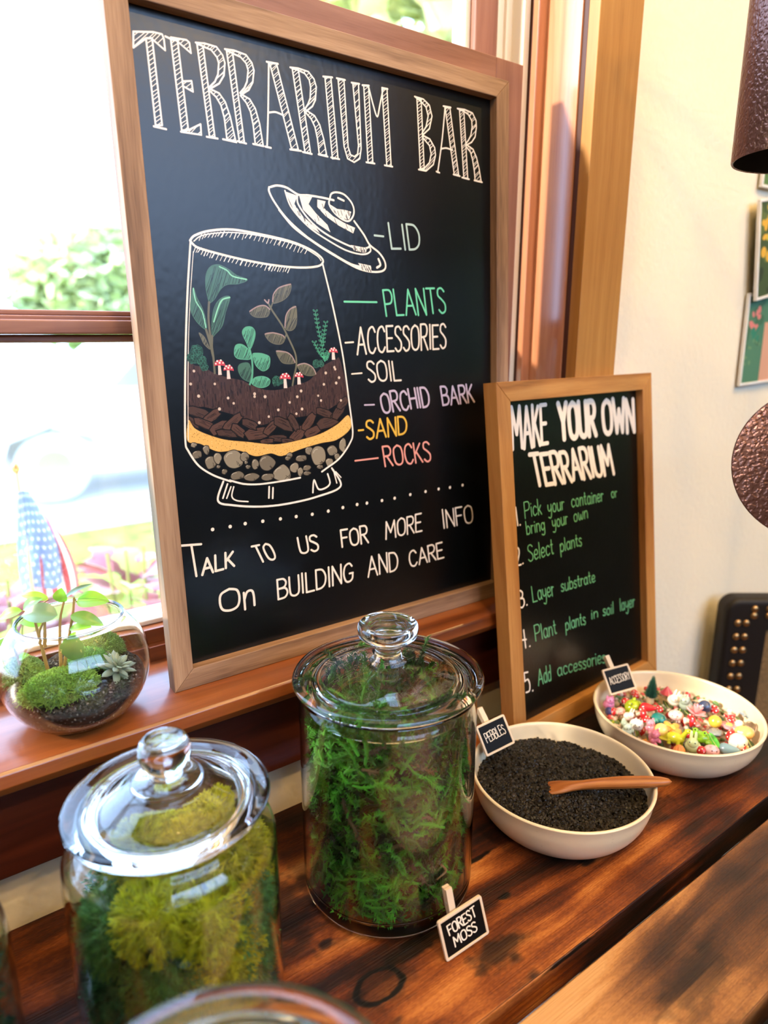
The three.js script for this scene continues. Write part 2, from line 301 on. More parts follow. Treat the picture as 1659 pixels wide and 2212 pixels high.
function bedPlant(label, x, y, z, n, spread, seed, mats) {
  const p = thing('bedding_plant', label, 'plant', [x, -0.3, z]), rnd = mulberry(seed), H = y + 0.3;
  for (let k = 0; k < 4; k++) part('stem', taper([[k * 0.02 - 0.03, 0, 0], [k * 0.03 - 0.05, H * 0.5, 0.02], [(k - 1.5) * spread * 0.5, H - 0.05, 0.02]], [0.008, 0.006, 0.004], 6), stemMat, p);
  for (let i = 0; i < n; i++) {
    const a = rnd() * 6.283, q = Math.sqrt(rnd()) * spread, m = part('leaf', bedLeafGeo, mats[Math.floor(rnd() * mats.length)], p);
    m.position.set(q * Math.cos(a), H - 0.02 - (q / spread) * 0.16 - rnd() * 0.16, q * Math.sin(a)); m.rotation.set(-0.2 + rnd() * 0.7, Math.PI / 2 - a + (rnd() - 0.5), (rnd() - 0.5) * 0.8, 'YXZ'); m.scale.setScalar(0.75 + rnd() * 0.6);
  }
}
bedPlant('red-leaved bedding plant behind the little flag', 0.15, 0.745, -1.17, 40, 0.1, 31, bedRed);
bedPlant('red and lime leaved bedding plant outside, right of the little flag', 0.52, 0.71, -1.36, 40, 0.1, 32, [...bedRed, bedLime]);
bedPlant('lime-leaved bedding plant outside, beside the left frame of the big chalkboard', 0.9, 0.56, -1.85, 30, 0.1, 33, [bedLime, bedLime, bedPink]);
// a little flag on a stick, hanging folded
{
  const f = thing('flag', 'little stars and stripes flag drooping on a stick outside the window', 'flag', [0.187, -0.3, -0.86]);
  part('stick', new THREE.CylinderGeometry(0.004, 0.004, 1.295, 8).translate(0, 0.6475, 0), std({ color: rgb(0.6, 0.42, 0.25), roughness: 0.6 }), f);
  part('finial', sphere(0.007, 1, 1.5, 1, [0, 1.305, 0]), M.brass, f);
  const [c, x] = canvas(256, 384);
  x.fillStyle = '#7f8fbe'; x.fillRect(0, 0, 256, 384); x.fillStyle = '#f2f2f2';
  for (let j = 0; j < 11; j++) for (let i = 0; i < 7; i++) { const cx = 20 + i * 36 + (j % 2) * 18, cy = 18 + j * 34; x.beginPath(); for (let k = 0; k < 10; k++) { const a = -Math.PI / 2 + (k * Math.PI) / 5, r = k % 2 ? 4.5 : 11; x.lineTo(cx + r * Math.cos(a), cy + r * Math.sin(a)); } x.fill(); }
  const mkCloth = (w0, w1, h, fold, z0) => { const g = new THREE.PlaneGeometry(1, h, 18, 20), p = g.attributes.position; for (let i = 0; i < p.count; i++) { const u = p.getX(i) + 0.5, v = 0.5 - p.getY(i) / h, w = mix(w0, w1, Math.sin(v * 1.7)); p.setXYZ(i, (u - 0.25) * w, -v * h, z0 + Math.sin(u * 9 + v * 2) * fold * (0.3 + v)); } g.computeVertexNormals(); return g; };
  part('canton', mkCloth(0.02, 0.085, 0.2, 0.012, 0.006).translate(0, 1.26, 0), phys({ map: canvasTex(c), roughness: 0.9, transmission: 0.35, thickness: 0 }), f);
  const [c2, x2] = canvas(128, 128); for (let k = 0; k < 7; k++) { x2.fillStyle = k % 2 ? '#f4f2ee' : '#c9504e'; x2.fillRect((k * 128) / 7, 0, 20, 128); }
  part('stripes', mkCloth(0.015, 0.075, 0.17, 0.014, -0.006).translate(0.035, 1.205, 0), phys({ map: canvasTex(c2), roughness: 0.9, transmission: 0.35, thickness: 0 }), f);
}

// ---------------------------------------------------------------- the table: planks with open gaps
function plankTex(seed, spots, o) {
  const L = 1.9, Wd = o.depth, w = 2048, h = o.h;
  return dataTex(w, h, (u, v, c) => {
    const x = u * L, y = v * Wd;
    let wx = x, wy = y;
    let dark = 0, ring = 0;
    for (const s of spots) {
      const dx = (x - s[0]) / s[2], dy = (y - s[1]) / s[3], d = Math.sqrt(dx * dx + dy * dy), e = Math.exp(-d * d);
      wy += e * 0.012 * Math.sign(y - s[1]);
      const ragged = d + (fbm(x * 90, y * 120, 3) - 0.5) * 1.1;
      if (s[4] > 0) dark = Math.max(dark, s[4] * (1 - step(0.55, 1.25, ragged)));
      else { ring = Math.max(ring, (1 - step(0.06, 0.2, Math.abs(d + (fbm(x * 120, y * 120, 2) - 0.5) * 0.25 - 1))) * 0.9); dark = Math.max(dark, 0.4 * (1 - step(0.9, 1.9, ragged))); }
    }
    const warp = fbm(wx * 3 + seed, wy * 8, 3) * 0.06;
    const grain = fbm(wx * 4 + seed * 2, (wy + warp) * 90 + seed, 4), streak = fbm(wx * 1.6 + seed, (wy + warp) * 26, 3);
    const blotch = fbm(wx * 7 + seed * 5, wy * 13 + seed, 4), big = fbm(wx * 2.6 + seed * 9, wy * 6 + 3, 3);
    let t = 0.34 + (grain - 0.5) * 0.75 + (streak - 0.5) * 0.8 + (blotch - 0.5) * 1.5 + (big - 0.5) * 1.15 + o.shift;
    t += (noise(x * 420 + y * 160, y * 1500) - 0.5) * 0.16;
    ramp(o.stops, t, c);
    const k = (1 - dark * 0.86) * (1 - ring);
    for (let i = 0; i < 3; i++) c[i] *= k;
  }, true, L, Wd);
}
const browns = [[18, 7, 3], [42, 18, 7], [80, 35, 12], [124, 62, 22], [168, 98, 42], [200, 134, 70]];
// spots in plank coordinates: x from the plank's left end, y from its back edge, half sizes, darkness (0 = a ring)
const PX = -0.72;
const spot = (x, z, z0, a, b, k) => [x - PX, z - z0, a, b, k];
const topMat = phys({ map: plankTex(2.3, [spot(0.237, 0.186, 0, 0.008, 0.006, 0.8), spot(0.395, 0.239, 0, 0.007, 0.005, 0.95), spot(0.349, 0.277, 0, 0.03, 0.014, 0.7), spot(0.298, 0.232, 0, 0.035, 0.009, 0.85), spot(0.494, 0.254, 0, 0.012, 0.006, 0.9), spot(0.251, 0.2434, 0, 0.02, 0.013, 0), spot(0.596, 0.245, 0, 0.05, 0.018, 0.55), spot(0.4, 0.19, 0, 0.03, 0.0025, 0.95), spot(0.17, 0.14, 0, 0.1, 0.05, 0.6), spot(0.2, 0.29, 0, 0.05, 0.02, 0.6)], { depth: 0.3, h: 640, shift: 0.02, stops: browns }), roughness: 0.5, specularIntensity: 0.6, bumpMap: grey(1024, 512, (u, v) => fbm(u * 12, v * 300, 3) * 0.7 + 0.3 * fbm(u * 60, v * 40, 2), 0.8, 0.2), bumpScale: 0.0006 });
const frontMat = phys({ map: plankTex(6.1, [spot(0.46, 0.39, 0.3165, 0.05, 0.02, 0.35)], { depth: 0.1, h: 256, shift: 0.36, stops: [[38, 18, 9], [66, 36, 18], [100, 60, 30], [138, 88, 46], [172, 116, 62], [192, 140, 84]] }), roughness: 0.42, bumpMap: topMat.bumpMap, bumpScale: 0.0006 });
{
  const t = thing('table', 'dark-stained plank table under the jars and bowls, with open gaps between planks', 'table', [PX, 0, 0]), L = 1.62, th = 0.034, r = 0.002;
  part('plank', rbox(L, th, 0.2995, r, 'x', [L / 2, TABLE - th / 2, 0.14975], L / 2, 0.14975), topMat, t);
  part('plank', rbox(L, th, 0.0985, r, 'x', [L / 2, TABLE - th / 2, 0.36575], L / 2, 0.05), frontMat, t);
  part('plank', rbox(L, th, 0.098, r, 'x', [L / 2, TABLE - th / 2, 0.4815], L / 2, 0.05), frontMat, t);
  for (const z of [0.05, 0.48]) part('rail', rbox(L - 0.16, 0.05, 0.03, 0.002, 'x', [L / 2, TABLE - th - 0.026, z]), M.apron, t);
  for (const x of [0.06, 0.93, L - 0.06]) part('crossbar', rbox(0.04, 0.03, 0.5, 0.002, 'z', [x, TABLE - th - 0.066, 0.265]), M.apron, t);
  for (const x of [0.06, L - 0.06]) for (const z of [0.05, 0.48]) part('leg', rbox(0.05, TABLE - th - 0.081, 0.05, 0.002, 'y', [x, (TABLE - th - 0.081) / 2, z]), M.apron, t);
}

// ---------------------------------------------------------------- hand lettering
const FONT = {
  A: '70|l0,0 35,100 70,0;l13,36 58,36', B: '58|l0,0 0,100;c0,100 38,98 54,78 40,56 0,52;c0,52 46,50 60,26 42,3 0,0', C: '60|c60,80 42,99 12,88 0,50 10,10 38,0 60,18', D: '64|l0,0 0,100;c0,100 42,95 64,62 58,22 34,3 0,0', E: '52|l52,100 0,100 0,0 54,0;l0,52 44,52',
  F: '50|l52,100 0,100 0,0;l0,53 42,53', G: '66|c60,82 42,99 12,88 0,48 12,8 38,0 60,14 64,42;l42,44 66,44', H: '58|l0,0 0,100;l58,0 58,100;l0,50 58,50', I: '12|l6,0 6,100', K: '56|l0,0 0,100;l50,96 4,46;l14,56 56,0', L: '50|l0,100 0,0 50,0', M: '84|l0,0 8,100 42,34 76,100 84,0', N: '62|l0,0 2,100 60,0 62,100',
  O: '68|c34,100 6,84 0,50 8,12 34,0 60,12 68,50 60,88 34,100', P: '54|l0,0 0,100;c0,100 42,99 55,76 42,50 0,46', R: '58|l0,0 0,100;c0,100 42,99 56,78 42,54 0,50;l22,50 58,0', S: '52|c52,86 34,99 8,94 4,70 28,54 50,34 46,8 20,-1 0,12', T: '62|l31,0 31,100;l0,100 62,100', U: '60|c0,100 0,40 6,10 30,0 54,10 60,40 60,100', V: '62|l0,100 30,0 62,100', W: '88|l0,100 20,0 44,68 66,0 88,100', Y: '62|l0,100 31,48 62,100;l31,48 31,0',
  1: '16|l0,80 12,100 12,0', 2: '46|c2,80 14,100 42,94 44,68 22,32 0,2;l0,2 48,2', 3: '46|c2,92 26,101 46,84 38,60 16,54;c16,54 46,48 48,18 26,-1 0,8', 4: '50|l40,100 36,0;l6,100 2,46 50,46', 5: '46|l44,100 8,100 6,58;c6,58 36,64 48,36 36,6 4,2', '.': '10|l4,3 6,4', '-': '60|l0,50 60,50',
  a: '46|c42,46 24,62 4,46 4,16 20,0 42,18;l42,60 42,8 48,0', b: '42|l2,100 2,0;c2,40 20,62 40,44 40,14 20,0 2,10', c: '40|c40,50 22,61 4,46 2,18 18,0 40,10', d: '44|c42,44 24,62 4,46 4,16 20,0 42,16;l42,100 42,0', e: '42|c3,32 30,30 40,44 26,61 6,50 2,22 16,1 42,10', g: '42|c40,46 22,61 4,46 4,20 20,4 40,22;c42,60 42,10 38,-26 22,-36 4,-28', i: '8|l4,58 4,0;l4,80 5,82', k: '38|l2,100 2,0;l34,58 4,26;l12,34 38,0', l: '8|l4,100 4,0', n: '40|l2,60 2,0;c2,34 14,58 32,56 38,36 38,0', o: '42|c21,61 4,48 2,28 8,6 21,0 34,6 41,30 36,52 21,61', p: '42|l2,60 2,-36;c2,38 20,62 40,44 40,14 20,0 2,12', r: '26|l2,60 2,0;c2,34 12,56 28,54', s: '32|c32,52 16,61 2,50 10,34 28,24 30,6 14,-1 0,6', t: '28|c12,90 12,40 14,10 22,0 30,4;l0,60 26,60', u: '42|c2,60 1,24 8,2 24,2 40,22;l40,60 40,0', w: '56|c0,60 4,14 14,0 24,18 28,42;c28,42 32,12 42,0 52,20 56,60', y: '42|c2,60 2,32 12,16 26,18 40,34;c40,60 40,10 34,-26 20,-36 2,-28',
};
const glyphs = Object.fromEntries(Object.entries(FONT).map(([k, s]) => { const [w, d] = s.split('|'); return [k, { w: +w, strokes: d.split(';').map((q) => ({ curve: q[0] === 'c', pts: q.slice(1).split(' ').map((p) => p.split(',').map(Number)) })) }]; }));
// a stroked path; curves pass through their points
function trace(x, pts, curve, close) {
  x.beginPath();
  if (!curve || pts.length < 3) { pts.forEach((p, i) => (i ? x.lineTo(...p) : x.moveTo(...p))); if (close) x.closePath(); return; }
  const n = pts.length, at = (i) => (close ? pts[(i + n) % n] : pts[Math.max(0, Math.min(n - 1, i))]);
  x.moveTo(...pts[0]);
  for (let i = 0; i < (close ? n : n - 1); i++) { const a = at(i - 1), b = at(i), c = at(i + 1), d = at(i + 2); x.bezierCurveTo(b[0] + (c[0] - a[0]) / 6, b[1] + (c[1] - a[1]) / 6, c[0] - (d[0] - b[0]) / 6, c[1] - (d[1] - b[1]) / 6, c[0], c[1]); }
  if (close) x.closePath();
}
// letters one word between a left and a right foot; map() takes board units to pixels
function word(x, text, color, lw, [ax, ay, bx, by, tx, ty], map, seed = 1) {
  const gap = /[a-z]/.test(text) ? 15 : 18, ws = [...text].map((c) => glyphs[c].w), total = ws.reduce((a, b) => a + b, 0) + gap * (ws.length - 1), rnd = mulberry(seed);
  x.strokeStyle = color; x.lineWidth = lw; x.lineCap = x.lineJoin = 'round';
  let at = 0;
  [...text].forEach((c, i) => {
    const dy = (rnd() - 0.5) * 5, sc = 0.97 + rnd() * 0.06;
    for (const s of glyphs[c].strokes) {
      trace(x, s.pts.map(([px, py]) => { const u = (at + px) / total, v = (py * sc + dy) / 100; return map(ax + (bx - ax) * u + (tx - ax) * v, ay + (by - ay) * u + (ty - ay) * v); }), s.curve);
      x.stroke();
    }
    at += ws[i] + gap;
  });
}
const pairs = (a) => { const r = []; for (let i = 0; i < a.length; i += 2) r.push([a[i], a[i + 1]]); return r; };

// what is written and drawn on the two boards, in tenths of a millimetre from the frame's lower left corner
const LIST_WORDS = [
  ['-', '#b4ccc6', 2.2, [2613, 4325, 2729, 4324, 2611, 4400]],
  ['LID', '#b4ccc6', 2.4, [2835, 4239, 3236, 4265, 2799, 4498]],
  ['-', '#74d8aa', 2.2, [2193, 3629, 2607, 3634, 2198, 3724]],
  ['PLANTS', '#74d8aa', 2.3, [2735, 3541, 3599, 3585, 2696, 3817]],
  ['-', '#f6e6d4', 2, [2183, 3223, 2284, 3228, 2187, 3305]],
  ['ACCESSORIES', '#f6e6d4', 2.3, [2333, 3143, 3588, 3192, 2330, 3418]],
  ['-', '#f6e6d4', 1.8, [2250, 2906, 2379, 2911, 2253, 2965]],
  ['SOIL', '#f6e6d4', 2.2, [2468, 2843, 2909, 2847, 2443, 3057]],
  ['-', '#c9b6c8', 1.9, [2399, 2558, 2526, 2554, 2403, 2636]],
  ['ORCHID', '#c9b6c8', 2.6, [2645, 2492, 3329, 2534, 2603, 2712]],
  ['BARK', '#c9b6c8', 2.6, [3528, 2529, 4032, 2546, 3491, 2748]],
  ['-', '#eab646', 2.2, [2306, 2292, 2369, 2293, 2309, 2362]],
  ['SAND', '#eab646', 2.5, [2416, 2224, 2975, 2232, 2406, 2429]],
  ['-', '#f0a090', 2, [2244, 1963, 2552, 1962, 2248, 2036]],
  ['ROCKS', '#f0a090', 2.3, [2652, 1891, 3327, 1887, 2619, 2121]],
];
const FOOT_WORDS = [
  ['T', '#f6e6d4', 2.4, [254, 1086, 447, 1066, 233, 1400]],
  ['ALK', '#f6e6d4', 2.6, [410, 1077, 744, 1095, 418, 1232]],
  ['TO', '#f6e6d4', 2.3, [1021, 1077, 1220, 1080, 949, 1260]],
  ['US', '#f6e6d4', 2.3, [1500, 1080, 1727, 1081, 1475, 1260]],
  ['FOR', '#f6e6d4', 2.3, [2027, 1059, 2377, 1051, 2014, 1255]],
  ['MORE', '#f6e6d4', 2.2, [2627, 1048, 3157, 1054, 2625, 1257]],
  ['INFO', '#f6e6d4', 2.1, [3503, 1031, 4001, 1028, 3477, 1261]],
  ['O', '#f6e6d4', 2.6, [560, 649, 770, 646, 567, 868]],
  ['n', '#f6e6d4', 2.6, [819, 619, 937, 642, 817, 908]],
  ['BUILDING', '#f6e6d4', 2.3, [1206, 641, 2151, 648, 1206, 860]],
  ['AND', '#f6e6d4', 2.2, [2358, 644, 2786, 643, 2350, 874]],
  ['CARE', '#f6e6d4', 2.2, [2971, 642, 3496, 658, 2948, 843]],
];
const DOTS = [554, 1505, 737, 1504, 898, 1508, 1091, 1502, 1291, 1495, 1476, 1491, 1670, 1486, 1870, 1490, 2058, 1502, 2247, 1509, 2379, 1506, 2588, 1506, 2769, 1508, 2999, 1520, 3231, 1525, 3436, 1529, 3618, 1524, 3827, 1527];
const TITLE = [
  ['h', [251, 5757, 419, 5791, 492, 5791, 504, 5759, 506, 5673, 396, 5740, 350, 5730, 238, 5637]],
  ['h', [351, 5731, 403, 5742, 421, 5081, 364, 5072]],
  ['l', [348, 5061, 452, 5055]],
  ['h', [564, 5767, 622, 5785, 651, 5083, 591, 5066]],
  ['l', [519, 5781, 583, 5768]],
  ['h', [566, 5784, 703, 5794, 727, 5780, 733, 5700, 624, 5764]],
  ['h', [635, 5461, 718, 5480, 723, 5396, 637, 5424]],
  ['h', [582, 5055, 767, 5058, 769, 5145, 654, 5080]],
  ['h', [795, 5784, 849, 5779, 893, 5060, 844, 5056]],
  ['h', [784, 5792, 865, 5803, 975, 5799, 1027, 5745, 1043, 5687, 1026, 5584, 974, 5508, 883, 5448, 876, 5458, 934, 5514, 968, 5577, 984, 5670, 972, 5716, 922, 5764, 849, 5776]],
  ['h', [883, 5448, 967, 5428, 1019, 5367, 1056, 5257, 1094, 5055, 1009, 5059, 999, 5230, 975, 5332, 935, 5392, 874, 5434]],
  ['l', [817, 5050, 919, 5051]],
  ['l', [971, 5053, 1099, 5047]],
  ['h', [1068, 5788, 1125, 5782, 1179, 5055, 1130, 5051]],
  ['h', [1052, 5798, 1140, 5806, 1255, 5795, 1308, 5741, 1325, 5682, 1304, 5579, 1259, 5508, 1185, 5458, 1170, 5467, 1217, 5518, 1247, 5574, 1266, 5670, 1251, 5724, 1199, 5766, 1125, 5779]],
  ['h', [1185, 5458, 1262, 5433, 1313, 5363, 1347, 5241, 1369, 5058, 1289, 5056, 1280, 5221, 1262, 5328, 1225, 5397, 1173, 5446]],
  ['l', [1113, 5058, 1196, 5050]],
  ['l', [1267, 5057, 1371, 5053]],
  ['l', [1481, 5776, 1445, 5377, 1409, 5051]],
  ['h', [1490, 5776, 1562, 5783, 1744, 5074, 1671, 5069]],
  ['l', [1449, 5352, 1523, 5368, 1600, 5354]],
  ['l', [1460, 5780, 1576, 5786]],
  ['l', [1391, 5052, 1449, 5049]],
  ['l', [1654, 5065, 1773, 5068]],
  ['h', [1726, 5776, 1792, 5777, 1879, 5063, 1816, 5062]],
  ['h', [1704, 5782, 1790, 5792, 1901, 5784, 1960, 5731, 1981, 5669, 1964, 5551, 1926, 5487, 1862, 5438, 1841, 5448, 1878, 5498, 1906, 5554, 1917, 5651, 1906, 5712, 1859, 5761, 1792, 5774]],
  ['h', [1862, 5438, 1945, 5407, 1999, 5335, 2037, 5213, 2063, 5065, 1978, 5065, 1966, 5203, 1943, 5307, 1904, 5374, 1844, 5421]],
  ['l', [1792, 5061, 1893, 5057]],
  ['l', [1968, 5064, 2073, 5058]],
  ['h', [2085, 5770, 2153, 5783, 2195, 5057, 2128, 5048]],
  ['l', [2065, 5774, 2170, 5787]],
  ['l', [2113, 5056, 2210, 5053]],
  ['h', [2236, 5784, 2305, 5789, 2322, 5185, 2349, 5112, 2396, 5102, 2435, 5130, 2450, 5214, 2410, 5778, 2479, 5787, 2481, 5187, 2460, 5092, 2388, 5048, 2310, 5072, 2274, 5178]],
  ['l', [2221, 5789, 2318, 5792]],
  ['l', [2395, 5783, 2489, 5789]],
  ['h', [2542, 5783, 2601, 5790, 2623, 5072, 2562, 5066]],
  ['l', [2601, 5786, 2653, 5622, 2698, 5524, 2736, 5636, 2781, 5787]],
  ['h', [2770, 5795, 2835, 5807, 2859, 5071, 2802, 5068]],
  ['l', [2526, 5784, 2607, 5795]],
  ['l', [2771, 5805, 2843, 5808]],
  ['l', [2540, 5068, 2645, 5069]],
  ['l', [2774, 5069, 2876, 5069]],
  ['h', [3229, 5795, 3288, 5791, 3311, 5099, 3256, 5092]],
  ['h', [3199, 5801, 3318, 5796, 3402, 5751, 3436, 5650, 3396, 5518, 3296, 5439, 3294, 5463, 3347, 5527, 3381, 5640, 3353, 5726, 3287, 5766]],
  ['h', [3296, 5439, 3400, 5414, 3466, 5338, 3477, 5266, 3443, 5164, 3335, 5084, 3231, 5086, 3318, 5113, 3387, 5175, 3414, 5267, 3392, 5349, 3296, 5416]],
  ['l', [3626, 5773, 3575, 5431, 3504, 5092]],
  ['h', [3626, 5768, 3696, 5776, 3815, 5103, 3749, 5095]],
  ['l', [3560, 5340, 3637, 5358, 3727, 5350]],
  ['l', [3601, 5777, 3709, 5782]],
  ['l', [3485, 5098, 3530, 5091]],
  ['l', [3736, 5098, 3835, 5092]],
  ['h', [3838, 5782, 3904, 5782, 3955, 5085, 3895, 5078]],
  ['h', [3806, 5788, 3917, 5796, 4037, 5780, 4090, 5712, 4096, 5645, 4075, 5539, 4020, 5474, 3946, 5436, 3933, 5450, 3967, 5484, 4007, 5540, 4029, 5634, 4023, 5701, 3970, 5755, 3904, 5776]],
  ['h', [3946, 5436, 4040, 5403, 4094, 5323, 4134, 5212, 4168, 5071, 4071, 5074, 4058, 5179, 4032, 5292, 3999, 5370, 3932, 5415]],
  ['l', [3868, 5082, 3976, 5076]],
  ['l', [4057, 5074, 4182, 5068]],
];
